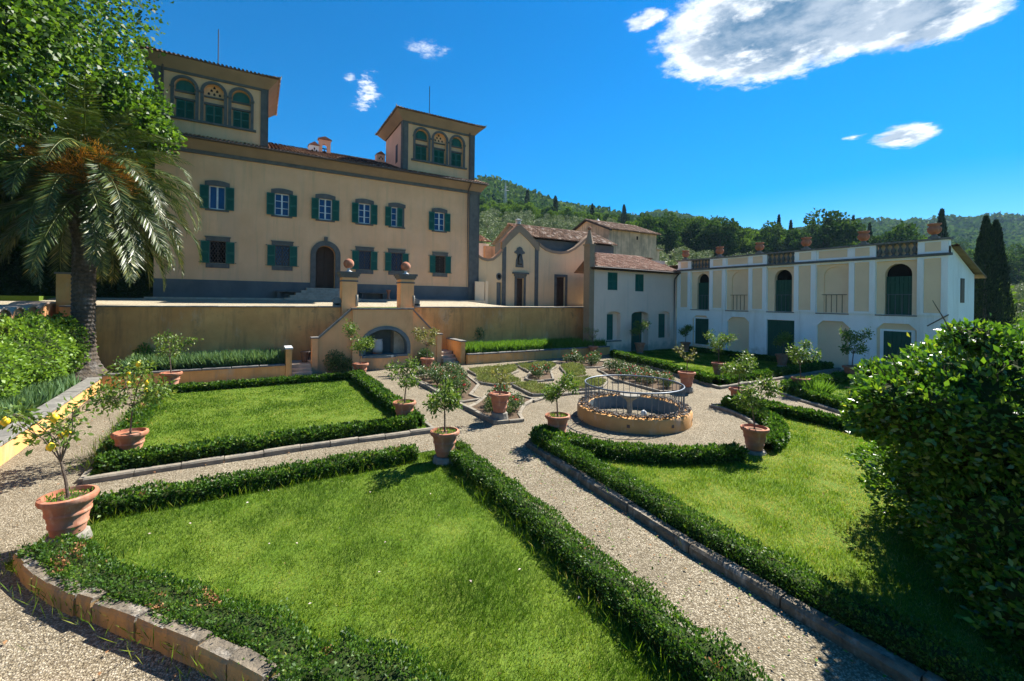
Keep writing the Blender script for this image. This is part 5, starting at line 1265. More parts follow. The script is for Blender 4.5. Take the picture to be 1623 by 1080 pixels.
def wildgrass(path, w, n, h, label, mat='grass'):
    P = np.array(poly_dense(path, .2)); k = RNG.integers(0, len(P), n); c = P[k] + RNG.normal(0, w, (n, 2)); cl = RNG.integers(0, n, n) ; c = c[cl] + RNG.normal(0, .035, (n, 2))
    D = unit(np.stack([RNG.normal(0, .5, n), RNG.normal(0, .5, n), np.ones(n)], 1)); V, F, T = leafgeo(np.stack([c[:, 0], c[:, 1], np.full(n, .04)], 1), h * RNG.uniform(.4, 1.3, n), .045, D, tint=np.clip(RNG.normal(.42, .25, n), 0, 1)); o = np_mesh('wild_grass', V, F, T, MT[mat]); props(o, label, 'grass', kind='stuff')
wildgrass([(-2.6, 8.8), (-1.9, 7.7), (-1.0, 6.7), (-.3, 5.8), (.4, 4.9), (1.1, 3.6)], .20, 6000, .20, 'long tousled grass growing through the hedge above the block wall')
wildgrass([(3.95, 8), (3.85, 5), (3.75, 2.5), (3.7, .6)], .16, 2500, .22, 'long grass growing through the hedge left of the diagonal path')
wildgrass([(-2.3, 9.8), (0, 9.85), (3.2, 9.9)], .16, 2000, .19, 'long grass growing through the untidy far hedge of the foreground lawn')
wildgrass([(6.35, 9), (6.3, 6), (6.1, 3), (6.05, .8)], .14, 1200, .26, 'grass blades poking out of the hedge right of the diagonal path')
wildgrass([(-2.9, 12.8), (-3.0, 16), (-3.1, 21)], .2, 2500, .28, 'rough grass in the loose hedge along the gravel walk')
def tuft(x, y, r, h, label, mat='lavbright', n=500, cat='plant', z=.03):
    a = RNG.uniform(0, 2 * PI, n); rr = r * np.sqrt(RNG.random(n)); P = np.stack([rr * np.cos(a) * .6, rr * np.sin(a) * .6, np.zeros(n)], 1)
    D = unit(np.stack([np.cos(a) * rr / r * .8 + RNG.normal(0, .15, n), np.sin(a) * rr / r * .8 + RNG.normal(0, .15, n), np.ones(n)], 1))
    V, F, T = leafgeo(P, h * RNG.uniform(.6, 1.15, n), .06, D); o = np_mesh('grass_clump', V, F, T, MT[mat]); o.location = (x, y, z); props(o, label, cat); return o
tuft(19.9, 9.1, .55, .7, 'bright green grassy clump right of the pale leaved potted tree')

def litter(poly, n, label, mat, L, z, name):
    x, y = scatter(poly, n); k = len(x); V, F, T = leafgeo(np.stack([x, y, np.full(k, z)], 1), L * RNG.uniform(.5, 1.3, k), .6, unit(np.stack([RNG.normal(size=k), RNG.normal(size=k), RNG.normal(0, .15, k)], 1)), np.tile([0, 0, 1.], (k, 1)) + RNG.normal(0, .2, (k, 3))); o = np_mesh(name, V, F, T, MT[mat]); props(o, label, 'litter', kind='stuff')
litter([(-4.4, 3), (28, 3), (28, 23), (-4.4, 23)], 5, 'fallen dry leaves scattered over paths and lawns', 'deadleaf', .05, .035, 'fallen_leaves')
litter([(4.3, .5), (5.7, .5), (6.1, 9.5), (9.5, 14), (6.3, 21.5), (4.5, 21.5)], 14, 'small dry leaves on the gravel crossing', 'deadleaf', .03, .03, 'fallen_leaves')
litter(LB, .8, 'pale dead leaves lying in the foreground lawn', 'rosewhite', .045, .08, 'fallen_leaves')
litter([(4.45, .4), (5.65, .4), (6.0, 9.4), (4.6, 9.6)], 18, 'tiny green weeds growing in the diagonal gravel path', 'lavbright', .045, .03, 'path_weeds')
# ------------------------------------------------------------------ fountain
fo = thing('fountain', (FC[0], FC[1], 0), 'round ochre fountain basin with pebble rim and circular metal railing', 'fountain')
s = MB(); s.lathe([(1.80, -.1), (1.81, .34), (1.77, .40), (1.46, .43), (1.42, .40)], (FC[0], FC[1], 0), 72, cap=False); s.build('basin_wall', plain('fountain_render', (.60, .32, .115), (.46, .24, .09), 1.3, .92, .15, .35, 18, .012, stain=(.62, .46, .33), sscale=1.8), fo, smooth=True)
smooth_by_angle(bpy.data.objects['basin_wall'], 50)
s = MB(); s.lathe([(1.42, .40), (1.41, -.25)], (FC[0], FC[1], 0), 60, cap=False); s.build('inner_wall', MT['niche'], fo, smooth=True)
s = MB(); s.lathe([(1.42, -.16), (0.01, -.16)], (FC[0], FC[1], 0), 60, cap=False); s.build('water', MT['water'], fo)
n = 1500; a = RNG.uniform(0, 2 * PI, n); rr = RNG.uniform(1.44, 1.77, n); pv = []; pf = []; pt = []
octa = np.array([(1, 0, 0), (.3, .95, 0), (-.8, .6, 0), (-.8, -.6, 0), (.3, -.95, 0), (0, 0, 1), (.1, .1, -.8)])
of = [(0, 1, 5), (1, 2, 5), (2, 3, 5), (3, 4, 5), (4, 0, 5), (1, 0, 6), (2, 1, 6), (3, 2, 6), (4, 3, 6), (0, 4, 6)]
for k in range(n):
    sz = RNG.uniform(.02, .048); q = RNG.uniform(0, 2 * PI); M2 = np.array([[math.cos(q), -math.sin(q), 0], [math.sin(q), math.cos(q), 0], [0, 0, 1]])
    vv = (octa * [1, RNG.uniform(.6, 1), RNG.uniform(.5, .8)] * sz) @ M2.T + [rr[k] * math.cos(a[k]), rr[k] * math.sin(a[k]), .45 + RNG.uniform(0, .03)]
    pf += [tuple(x + len(pv) for x in f) for f in of]; pv += list(vv); pt += [RNG.random()] * 10
o = np_mesh('pebbles', np.array(pv), np.array(pf), np.array(pt), MT['pebble'], fo); o['kind'] = 'stuff'
s = MB(); RR = 1.56; ring = [(FC[0] + RR * math.cos(2 * PI * k / 64), FC[1] + RR * math.sin(2 * PI * k / 64), 1.12) for k in range(65)]
s.tube(ring, .026, 8, cap=False); s.build('top_rail', MT['galv'], fo, smooth=True)
bar = MB(); bar.tube([(0, 0, .0), (0, 0, .68)], .010, 6); bar_me = None; post_me = None
for k in range(48):
    a = 2 * PI * (k + .5) / 48; big = k % 8 == 0; P0 = Vector((RR * math.cos(a), RR * math.sin(a), .43))
    if big:
        if post_me is None:
            q = MB(); q.tube([(0, 0, 0), (0, 0, .68)], .016, 8); o = q.build('post', MT['galv'], fo); post_me = o.data
            for v in post_me.vertices: v.co += POS[fo.name]
        else: o = link('post', post_me, fo)
    else:
        if bar_me is None:
            o = bar.build('bar', MT['galv'], fo); bar_me = o.data
            for v in bar_me.vertices: v.co += POS[fo.name]
        else: o = link('bar', bar_me, fo)
    o.location = P0
s = MB(); s.lathe([(.16, -.16), (.12, 0), (.09, .1), (.08, .42), (.12, .52), (.28, .62), (.34, .69), (.31, .71), (.05, .65)], (FC[0] + .1, FC[1] + .25, 0), 26); s.build('upper_bowl', MT['pedestal'], fo, smooth=True)
s = MB(); s.lathe([(.10, 0), (.15, .12), (.16, .22), (.10, .32), (.08, .36), (.10, .42), (.08, .50), (.03, .54)], (FC[0] - .1, FC[1] - .55, -.16), 14); s.build('spout_figure', MT['marble'], fo, smooth=True)
s = MB()
for q in (220, 262, 300):
    a = RAD(q); c = Vector((FC[0] + 1.815 * math.cos(a), FC[1] + 1.815 * math.sin(a), .2)); r = Vector((-math.sin(a), math.cos(a), 0)) * .045; z = Vector((0, 0, .045))
    s.quad(tuple(c - r - z), tuple(c + r - z), tuple(c + r + z), tuple(c - r + z))
s.build('wall_light', MT['iron'], fo)

# ------------------------------------------------------------------ parterre beds
def herb(poly, label, mat='santolina', h=.22, dens=900, nm='herb_bed'):
    x, y = scatter(poly, dens); n = len(x); hh = h * (.75 + .35 * vnoise(x * 2.6, y * 2.6, 9)); z = hh * RNG.random(n) ** .5
    D = unit(np.stack([RNG.normal(0, .6, n), RNG.normal(0, .6, n), np.ones(n) * .9], 1)); V, F, T = leafgeo(np.stack([x, y, z + .02], 1), RNG.uniform(.06, .12, n), .3, D, tint=np.clip(.45 + .25 * vnoise(x * 1.9, y * 1.9, 4) + RNG.normal(0, .2, n), 0, 1))
    o = np_mesh(nm, V, F, T, MT[mat]); props(o, label, 'plants', kind='stuff')
def close(p): return p + [p[0]]
def bedsoil(poly): s = MB(); s.prism(poly, -.05, .05, bot=False); structure(s.build('bed_soil', MT['soil']))
B1 = [(6.55, 20.5), (9.3, 20.9), (8.5, 17.3), (7.3, 15.6), (7.35, 14.8), (6.5, 14.7)]
B2 = [(6.35, 11.75), (7.25, 11.6)] + [(7.55, 12.3), (8.3, 13.2), (9.1, 13.8)] + [(8.9, 15.0), (8.2, 15.6), (6.9, 14.2), (6.4, 13.8)]
B3 = [(9.7, 21.0), (12.7, 21.3), (12.0, 19.7), (11.0, 18.95), (9.5, 19.5)]
B4 = [(9.3, 19.1), (10.8, 18.5), (10.5, 16.9), (9.1, 16.9), (8.7, 17.9)]
B5 = [(12.95, 21.3), (15.2, 21.4), (14.7, 20.0), (13.7, 19.2), (12.4, 19.3)]
B5r = [(11.1, 17.5), (12.3, 19.0), (13.6, 19.0), (12.2, 16.8), (11.2, 16.9)]
B6 = [(14.9, 19.9), (16.1, 20.4), (15.9, 19.0), (14.2, 16.8), (13.1, 16.7)]
B7 = [(15.5, 21.6), (18.2, 22.4), (18.6, 20.2), (17.1, 18.8), (16.1, 19.1), (16.4, 20.6)]
B8 = [(16.2, 18.2), (17.5, 18.6), (17.3, 16.5), (16.6, 12.6), (15.6, 12.0), (14.6, 12.6), (14.9, 15.5)]
B9 = [(12.7, 16.2), (14.0, 16.3), (14.1, 15.2), (13.0, 14.35), (11.7, 14.45)]
B10 = [(9.8, 16.5), (10.9, 16.4), (10.9, 14.5), (10.1, 14.2), (9.5, 14.5)]
for b in (B1, B2, B3, B4, B5, B5r, B6, B7, B8, B9, B10): bedsoil(b); kerb(close(b), .12, .10, .6)
kerb([(6.35, 20.7), (6.35, 11.7)], .16, .13, .7)
kerb(arc(FC[0], FC[1], 3.72, 62, 118, 10), .13, .1, .5)
for b, l in ((B3, 'olive green herb bed at the back left of the parterre'), (B4, 'olive green herb bed behind the potted tree on its stone foot'), (B5, 'herb bed at the middle back of the parterre'), (B6, 'herb bed behind the fountain towards the far lawn'), (B9, 'herb bed just behind the fountain railing'), (B10, 'narrow herb bed left behind the fountain')): herb(b, l)
def rose_proto(seed, nb, mat='rosered'):
    rg = np.random.default_rng(seed); n = 620; c = unit(rg.normal(size=(n, 3))) * (rg.random(n) ** .4)[:, None] * [.36, .36, .32] + [0, 0, .40]
    V, F, T = leafgeo(c, rg.uniform(.05, .09, n), .6, rng=rg)
    st_ = MB()
    for k in range(5):
        a = k * 1.26 + seed; st_.tube([(0, 0, 0), (.12 * math.cos(a), .12 * math.sin(a), .25), (.22 * math.cos(a), .22 * math.sin(a), .45)], [.012, .009, .005], 4)
    bl = []
    for k in range(nb):
        a, r = rg.uniform(0, 2 * PI), rg.uniform(.1, .36); ctr = np.array([r * math.cos(a), r * math.sin(a), .62 - r * .5 + rg.uniform(-.05, .08)]); m_ = 9
        d = unit(rg.normal(size=(m_, 3)) + [0, 0, .4]); bl.append(leafgeo(np.tile(ctr, (m_, 1)), rg.uniform(.045, .07, m_), .9, d, rng=rg))
    return (V, F, T), st_, cat(bl)
ROSES = []
def place_roses(lst):
    pr_ = []
    for k, (nb, m_) in enumerate(((3, 'rosered'), (6, 'rosered'), (2, 'rosered'), (8, 'rosewhite'))):
        pr_.append((rose_proto(k + 3, nb), m_, None))
    made = {}
    for (x, y, v, sc, lab) in lst:
        if v not in made:
            (fol, st_, bl), m_, _ = pr_[v]; t = thing('rose_bush', (x, y, .05), lab, 'rose bush', 'rose bushes in the parterre beds')
            np_mesh('foliage', *fol, MT['rosefoliage'], t); np_mesh('blooms', *bl, MT[m_], t)['kind'] = 'stuff'
            pos = POS[t.name]; st_.v = [(p[0] + pos.x, p[1] + pos.y, p[2] + pos.z) for p in st_.v]; st_.build('stem', MT['twig'], t); made[v] = t
        else:
            t = copy_tree(made[v]); t.location = (x, y, .05); t['label'] = lab
        t.scale = (sc, sc, sc * random.uniform(.9, 1.15)); t.rotation_euler = (0, 0, random.uniform(0, 6.28))
RL = []
def rosefill(poly, n, v, lab, sc=1.0, mind=.42):
    pts = []; xs, ys = scatter(poly, 60); 
    for x, y in zip(xs, ys):
        if all((x - a) ** 2 + (y - b) ** 2 > mind ** 2 for a, b in pts): pts.append((x, y))
        if len(pts) >= n: break
    for q, (x, y) in enumerate(pts): RL.append((x, y, random.choice(v), sc * random.uniform(.72, 1.0), lab))
rosefill([(6.7, 20.2), (8.7, 20.4), (8.0, 17.5), (7.2, 15.8), (6.7, 15)], 12, (0, 2), 'rose bush in the long bed beside the left diagonal kerb', 1.1)
rosefill([(6.6, 12.3), (7.2, 12.1), (8.6, 13.9), (8.3, 15.0), (6.8, 13.7)], 9, (1, 0), 'red blooming rose bush around the potted tree on its stone foot', 1.0)
rosefill([(11.3, 17.4), (12.4, 18.7), (13.2, 18.7), (12.0, 17.1)], 5, (0, 1), 'rose bush in the small middle bed of the parterre', .9)
rosefill([(16.2, 21.3), (17.9, 21.9), (18.2, 20.3), (17.1, 19.2), (16.5, 19.6)], 9, (0, 2, 0), 'rose bush in the back right bed of the parterre', 1.1)
rosefill([(16.4, 18.0), (17.2, 18.2), (17.0, 16.2), (15.9, 16.0)], 6, (3, 2), 'pale pink rose bush in the right hand bed of the parterre', 1.0)
rosefill([(15.1, 15.6), (16.7, 15.6), (16.3, 13.0), (15.4, 12.7), (14.9, 13.0)], 12, (0, 1), 'red rose bush in the bed right behind the fountain', 1.0)
place_roses(RL)

# ------------------------------------------------------------------ bed planting
def lav(poly, h, dens, mat, label, z=.45, L=.34):
    x, y = scatter(poly, dens); n = len(x); gx = np.round(x / .62) * .62 + .1 * np.sin(np.round(y / .6) * 3); gy = np.round(y / .6) * .6
    rx, ry = (x - gx) / .36, (y - gy) / .36; D = unit(np.stack([rx * .75 + RNG.normal(0, .2, n), ry * .75 + RNG.normal(0, .2, n), np.ones(n)], 1))
    V, F, T = leafgeo(np.stack([gx + rx * .16, gy + ry * .16, np.full(n, z)], 1), h * RNG.uniform(.5, 1.2, n), .07, D, tint=np.clip(RNG.normal(.5, .22, n), 0, 1))
    o = np_mesh('lavender', V, F, T, MT[mat]); props(o, label, 'lavender', kind='stuff'); return o
lav([(-4.6, 23.75), (1.2, 23.75), (1.2, 25.2), (-4.6, 25.2)], .78, 1000, 'lavender', 'grey green lavender row in the bed left of the staircase')
lav([(10.9, 23.65), (21.75, 23.55), (21.75, 23.78), (20.0, 23.78), (20.0, 25.2), (10.9, 25.2)], .72, 1000, 'lavbright', 'fresh green lavender row in the bed right of the staircase')
lav([(-6.6, 9), (-5.2, 9.5), (-5.75, 22.5), (-6.9, 22.5)], .55, 1000, 'lavender', 'soft grey green lavender behind the sunlit low wall', z=.36)
CAM = []
for _k in range(26):
    _a = random.uniform(0, 2 * PI); _e = random.uniform(-.5, 1.4); _c = random.choice([(8.75, 1.95, 2.25, 1.35, 1.2), (9.7, 1.3, 2.25, 1.25, 1.15), (9.1, 1.75, 1.1, 1.1, 1.05), (7.9, 2.6, 2.35, .62, .5)])
    CAM.append((_c[0] + _c[3] * math.cos(_a) * math.cos(_e), _c[1] + _c[3] * math.sin(_a) * math.cos(_e), max(.35, _c[2] + _c[4] * math.sin(_e)), random.uniform(.25, .42), random.uniform(.25, .42), random.uniform(.2, .34)))
def shrub_lobes(name, lobes, n, L, Wd, mat, label, cat_, core='twig', upb=.3, tintsd=.22, shell=.16, group=None, corek=.72, stems=None):
    """shrub of leaf quads on overlapping lobes (cx,cy,cz,rx,ry,rz)"""
    t = thing(name, (lobes[0][0], lobes[0][1], 0), label, cat_, group); base = np.array([lobes[0][0], lobes[0][1], 0.])
    tot = sum(l[3] * l[4] + l[3] * l[5] for l in lobes); parts = []
    for l in lobes:
        c = np.array(l[:3]); r = np.array(l[3:6]); k = int(n * (l[3] * l[4] + l[3] * l[5]) / tot)
        d = unit(RNG.normal(size=(k, 3))); lum = 1 + .10 * np.sin(d[:, 0] * 7 + c[0] * 3) * np.cos(d[:, 2] * 8 + d[:, 1] * 6) + .07 * np.sin(d[:, 1] * 15 + d[:, 2] * 13)
        rad = lum * (1 - np.abs(RNG.normal(0, shell, k))) + (RNG.random(k) < .05) * RNG.uniform(0, .14, k)
        P = c + d * r * rad[:, None]; keep = np.ones(k, bool)
        for m2 in lobes:
            if m2 is l: continue
            keep &= (((P - np.array(m2[:3])) / np.array(m2[3:6])) ** 2).sum(1) > .55
        keep &= P[:, 2] > .02; P, d = P[keep], d[keep]; k = len(P)
        D = unit(d + RNG.normal(0, .65, (k, 3)) + [0, 0, upb]); N = unit(d * 1.0 + RNG.normal(0, .55, (k, 3)) + [0, 0, .35])
        parts.append(leafgeo(P - base, L * RNG.uniform(.65, 1.25, k), Wd, D, N, np.clip(RNG.normal(.48, tintsd, k), 0, 1)))
    np_mesh('foliage', *cat(parts), MT[mat], t)
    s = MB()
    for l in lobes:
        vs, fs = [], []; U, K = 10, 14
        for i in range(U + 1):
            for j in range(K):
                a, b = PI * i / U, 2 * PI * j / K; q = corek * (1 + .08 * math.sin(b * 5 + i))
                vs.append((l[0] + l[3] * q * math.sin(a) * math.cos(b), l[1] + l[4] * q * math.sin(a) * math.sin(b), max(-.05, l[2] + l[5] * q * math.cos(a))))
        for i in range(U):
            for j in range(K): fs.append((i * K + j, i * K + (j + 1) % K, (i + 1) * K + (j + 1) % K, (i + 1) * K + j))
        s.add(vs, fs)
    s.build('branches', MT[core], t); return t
CB = [(8.75, 1.95, 2.25, 1.40, 1.40, 1.25), (7.9, 2.6, 2.35, .72, .72, .60), (8.1, 1.45, .85, 1.1, 1.1, 1.05), (9.1, 1.75, 1.0, 1.15, 1.15, 1.15), (7.75, .45, .8, 1.1, 1.0, .95), (7.2, 1.05, .5, .8, .85, .75), (9.7, 1.3, 2.25, 1.3, 1.3, 1.2), (9.6, 2.5, 1.0, 1.3, 1.3, 1.1), (8.5, .8, 2.1, 1.1, 1.0, 1.1), (8.7, .6, .9, 1.0, 1.0, .95)] + CAM
CB = [(l[0] + .24, l[1] - .14, l[2] * .985) + tuple(l[3:]) for l in CB]
shrub_lobes('camellia_bush', CB, 84000, .098, .5, 'camellia',
            'large glossy dark green shrub filling the right foreground', 'shrub', shell=.16, corek=.70)
shrub_lobes('climbing_shrub', [(-6.75, 18.0, 1.5, .75, 2.4, 1.15), (-6.7, 21.3, 1.7, .85, 2.4, 1.35), (-6.6, 23.9, 1.6, .8, 1.5, 1.3), (-7.0, 15.0, 1.3, .7, 2.0, 1.0)], 26000, .11, .7, 'ivy', 'bright yellow green leafy shrub beneath the palm at the left wall', 'shrub', corek=.82, shell=.08)
shrub_lobes('dark_shrub', [(3.55, 23.75, .55, .55, .3, .55), (4.0, 23.7, .35, .4, .3, .4)], 2600, .09, .45, 'rosefoliage', 'dark reddish shrub at the foot of the left stair parapet', 'shrub', corek=.45, shell=.3)
shrub_lobes('dark_shrub', [(8.3, 23.75, .5, .45, .3, .5)], 1500, .09, .45, 'rosefoliage', 'small dark shrub at the foot of the right stair parapet', 'shrub', corek=.4, shell=.3)
shrub_lobes('wall_plant', [(12.6, 25.55, 1.55, .35, .2, .4)], 260, .16, .2, 'rosefoliage', 'dark spiky plant hanging on the stained wall right of the stairs', 'plant', corek=.15, shell=.4)
shrub_lobes('ivy_patch', [(-4.35, 25.65, 1.0, .4, .12, .6)], 500, .1, .7, 'ivy', 'little green climber on the stained wall beside the palm trunk', 'plant', corek=.2, shell=.3)
for _k in range(16):
    s = MB()
    l = random.choice(CB[:4]); a_ = random.uniform(1.6, 4.4); e_ = random.uniform(-.2, 1.1); q_ = Vector((math.cos(a_) * math.cos(e_), math.sin(a_) * math.cos(e_), math.sin(e_)))
    p0 = Vector(l[:3]) + q_ * l[3] * .7; p1 = Vector(l[:3]) + q_ * l[3] * random.uniform(1.12, 1.32) + Vector((0, 0, .05)); s.tube([tuple(p0), tuple(p0.lerp(p1, .6) + Vector((0, 0, .04))), tuple(p1)], [.012, .008, .004], 5); s.build('twig', MT['bark'], bpy.data.objects['camellia_bush'])
s = MB(); s.tube([(7.9, 10.15, .03), (8.3, 10.35, .12), (8.75, 10.6, .03), (9.2, 10.9, .03), (9.0, 11.5, .03)], .012, 5); props(s.build('garden_hose', MT['iron']), 'thin dark hose lying on the gravel left of the fountain', 'hose')

# ------------------------------------------------------------------ potted citrus trees
def pot_profile(): return [(.17, 0), (.198, .02), (.216, .13), (.232, .14), (.234, .165), (.224, .18), (.250, .31), (.268, .32), (.271, .35), (.260, .365), (.287, .49), (.33, .50), (.348, .54), (.338, .585), (.295, .597), (.285, .56), (.28, .53)]
def citrus_proto(seed, H, R, nleaf, mat, branches=6, sparse=False, droop=.0, off=(0, 0)):
    rg = np.random.default_rng(seed); rr = random.Random(seed)
    tr = MB(); z0 = .54; h1 = z0 + H * .36; lean = (rr.uniform(-.05, .05) + off[0] * .3, rr.uniform(-.05, .05) + off[1] * .3)
    top = Vector((lean[0], lean[1], h1)); tr.tube([(0, 0, z0 - .04), (lean[0] * .4, lean[1] * .4, z0 + H * .18), tuple(top)], [.024, .02, .017], 6)
    cl = []
    for k in range(branches):
        a = 2 * PI * k / branches + rr.uniform(-.4, .4); e = rr.uniform(.35, 1.35); L = R * rr.uniform(.8, 1.15) if e < .75 else H * .60 * rr.uniform(.7, 1.05)
        d = Vector((math.cos(a) * math.cos(e), math.sin(a) * math.cos(e), math.sin(e))); m1 = top + d * L * .5 + Vector((0, 0, .03)); end = top + d * L + Vector((off[0] * .5, off[1] * .5, .05 - droop * rr.random()))
        tr.tube([tuple(top), tuple(m1), tuple(end)], [.013, .009, .005], 5); cl += [(m1, .6), (end, 1.0)]
        for q in range(3):
            a2 = a + rr.uniform(-1.2, 1.2); e2 = rr.uniform(-.2, 1.3); d2 = Vector((math.cos(a2) * math.cos(e2), math.sin(a2) * math.cos(e2), math.sin(e2))); st_ = m1.lerp(end, rr.uniform(.1, .9)); en = st_ + d2 * R * rr.uniform(.3, .6); tr.tube([tuple(st_), tuple(en)], [.006, .003], 4); cl += [(en, 1.0), (st_.lerp(en, .5), .7)]
    cp = np.array([tuple(c) for c, w in cl]); wt = np.array([w for c, w in cl]); wt /= wt.sum(); idx = rg.choice(len(cp), nleaf, p=wt)
    sp = R * (.13 if sparse else .17); P = cp[idx] + rg.normal(0, sp, (nleaf, 3)); P[:, 2] = np.maximum(P[:, 2], z0 + .08)
    D = unit(unit(P - cp[idx] + 1e-6) + rg.normal(0, .5, (nleaf, 3)) + [0, 0, -.15]); V, F, T = leafgeo(P, rg.uniform(.07, .125, nleaf), .46, D, rng=rg, tint=np.clip(rg.normal(.5, .22, nleaf), 0, 1))
    lem = [cp[i] + rg.normal(0, .06, 3) + [0, 0, -.05] for i in rg.choice(len(cp), 5, replace=False)]
    return tr, (V, F, T), lem
pot_me = {}
def potted(x, y, H, R, seed, label, mat='lemon_leaf', nleaf=420, lemons=0, sparse=False, ped=.13, pscale=1.0, droop=.1, off=(0, 0), dark=False, weeds=False, catn='potted tree'):
    if ped > 0:
        s = MB(); s.lathe([(.27, 0), (.285, .03), (.26, ped * .6), (.25, ped - .01), (.23, ped)], (x, y, .02), 12); o = s.build('stone_pedestal', MT['pedestal'], bevel=.01)
        props(o, 'stone foot under the ' + ' '.join(label.split()[:12]), 'pedestal', 'stone feet under the citrus pots')
    t = thing('potted_citrus_tree', (x, y, ped + .02), label, catn, 'citrus trees in terracotta pots around the garden', random.uniform(0, .2)); t.scale = (pscale,) * 3
    key = 'd' if dark else 'n'  # dark pots carry the building's shade in their terracotta colour
    def local(mb, name, mat_, smooth=False):
        pos = POS[t.name]; mb.v = [(p[0] + pos.x, p[1] + pos.y, p[2] + pos.z) for p in mb.v]; return mb.build(name, mat_, t, smooth=smooth)
    if key not in pot_me:
        s = MB(); s.lathe(pot_profile(), (0, 0, 0), 30); o = local(s, 'pot', MT['terra_dark' if dark else 'terracotta'], True); smooth_by_angle(o, 45)
        s2 = MB(); s2.lathe([(.285, .52), (.15, .535), (.01, .54)], (0, 0, 0), 20, cap=False); o2 = local(s2, 'soil', MT['soil'], True); pot_me[key] = (o.data, o2.data)
    else:
        link('pot', pot_me[key][0], t); link('soil', pot_me[key][1], t)
    tr, fol, lem = citrus_proto(seed, H, R * .78, int(nleaf * (1.25 if sparse else 2.1)), mat, sparse=sparse, droop=droop, off=off)
    local(tr, 'trunk', MT['bark']); np_mesh('foliage', *fol, MT[mat], t)
    if weeds:
        n = 160; a = RNG.uniform(0, 2 * PI, n); r_ = RNG.uniform(.1, .28, n); P = np.stack([r_ * np.cos(a), r_ * np.sin(a), np.full(n, .53)], 1); V, F, T = leafgeo(P, RNG.uniform(.04, .1, n), .25, unit(RNG.normal(0, .5, (n, 3)) + [0, 0, 1])); np_mesh('weeds', V, F, T, MT['lavbright'], t)['kind'] = 'stuff'
    for k in range(lemons):
        s = MB(); c = lem[k % len(lem)]; r0 = .052; s.lathe([(.004, -1.35 * r0), (.3 * r0, -1.15 * r0), (.75 * r0, -.75 * r0), (r0, -.1 * r0), (.9 * r0, .5 * r0), (.5 * r0, .95 * r0), (.2 * r0, 1.2 * r0), (.004, 1.3 * r0)], tuple(c), 12, cap=False); local(s, 'lemon', MT['lemon'], True)
    return t
# nearest two carry fruit
LEFT = (-.86, .51)
potted(-2.42, 9.13, 1.55, .78, 41, 'nearest lemon tree with yellow fruit in a wide terracotta pot at the left edge', nleaf=330, lemons=5, sparse=True, ped=.16, weeds=True, pscale=1.0, off=(-.25, .1))
potted(-2.50, 13.35, 1.80, .78, 42, 'second lemon tree with yellow fruit beside the sunlit gravel walk', nleaf=650, lemons=5, ped=.0, off=(.1, 0))
potted(-2.85, 21.75, 1.65, .52, 43, 'citrus tree with a forked crown before the left lavender bed', nleaf=300, ped=.12, pscale=1.08)
potted(4.38, 21.75, 1.80, .62, 44, 'leafy citrus tree in front of the left side of the basin niche', nleaf=620, ped=.0, pscale=1.12)
potted(7.72, 21.75, 1.75, .42, 45, 'slim yellowish citrus tree in front of the right stair parapet', mat='pale_leaf', nleaf=420, ped=.1, pscale=1.05)
potted(3.90, 12.95, 1.40, .46, 46, 'citrus tree on the corner of the left lawn by the crossing', nleaf=330, ped=.10, weeds=True)
potted(3.82, 9.50, 1.50, .44, 47, 'citrus tree with weeds in its pot at the corner of the foreground lawn', nleaf=460, ped=.16, weeds=True, pscale=.98)
potted(6.66, 12.02, 1.00, .34, 48, 'small wispy citrus tree on a tall stone foot among red roses', mat='pale_leaf', nleaf=170, sparse=True, ped=.26)
potted(7.14, 9.62, 1.30, .38, 49, 'compact citrus tree left of the fountain on the hedge corner', nleaf=430, ped=.08, weeds=True)
potted(15.75, 12.15, 1.25, .38, 50, 'nearly bare citrus tree in a clean pot right of the fountain', mat='pale_leaf', nleaf=100, sparse=True, ped=.22, pscale=1.05)
potted(20.5, 13.9, 1.60, .55, 51, 'silvery sunlit citrus tree on the edge of the far lawn', nleaf=560, ped=.08, pscale=1.05)
potted(27.0, 14.2, 1.30, .50, 52, 'shaded citrus tree in front of the green barn door', nleaf=420, ped=.12, dark=True, pscale=1.1)
potted(20.1, 9.80, 1.55, .52, 53, 'silvery round crowned citrus tree beside the bright grass clump', nleaf=560, ped=.0, pscale=1.05, weeds=True)
potted(24.9, 9.85, 1.60, .52, 54, 'dark leaved citrus tree against the beige blind arch', nleaf=560, ped=.12, dark=True, pscale=1.15)
potted(10.87, 6.36, 1.45, .46, 55, 'citrus tree in the pot standing on the sunny lawn before the fountain', nleaf=560, ped=.10, pscale=.95)
potted(15.6, 9.75, 1.55, .58, 56, 'bushy citrus tree with orange fruit behind the hedge right of the fountain', nleaf=700, ped=.0)
potted(24.2, 22.7, 1.50, .60, 57, 'bright leaved citrus tree in front of the low rosy house door', nleaf=420, ped=.1, pscale=1.15)
potted(28.2, 21.9, 1.40, .50, 58, 'dark citrus tree beside the drainpipe of the low rosy house', nleaf=420, ped=.1, dark=True, pscale=1.1)
potted(19.9, 22.85, 1.40, .38, 59, 'pale thin citrus tree at the end of the right lavender bed', mat='pale_leaf', nleaf=170, sparse=True, ped=.1, pscale=1.05)
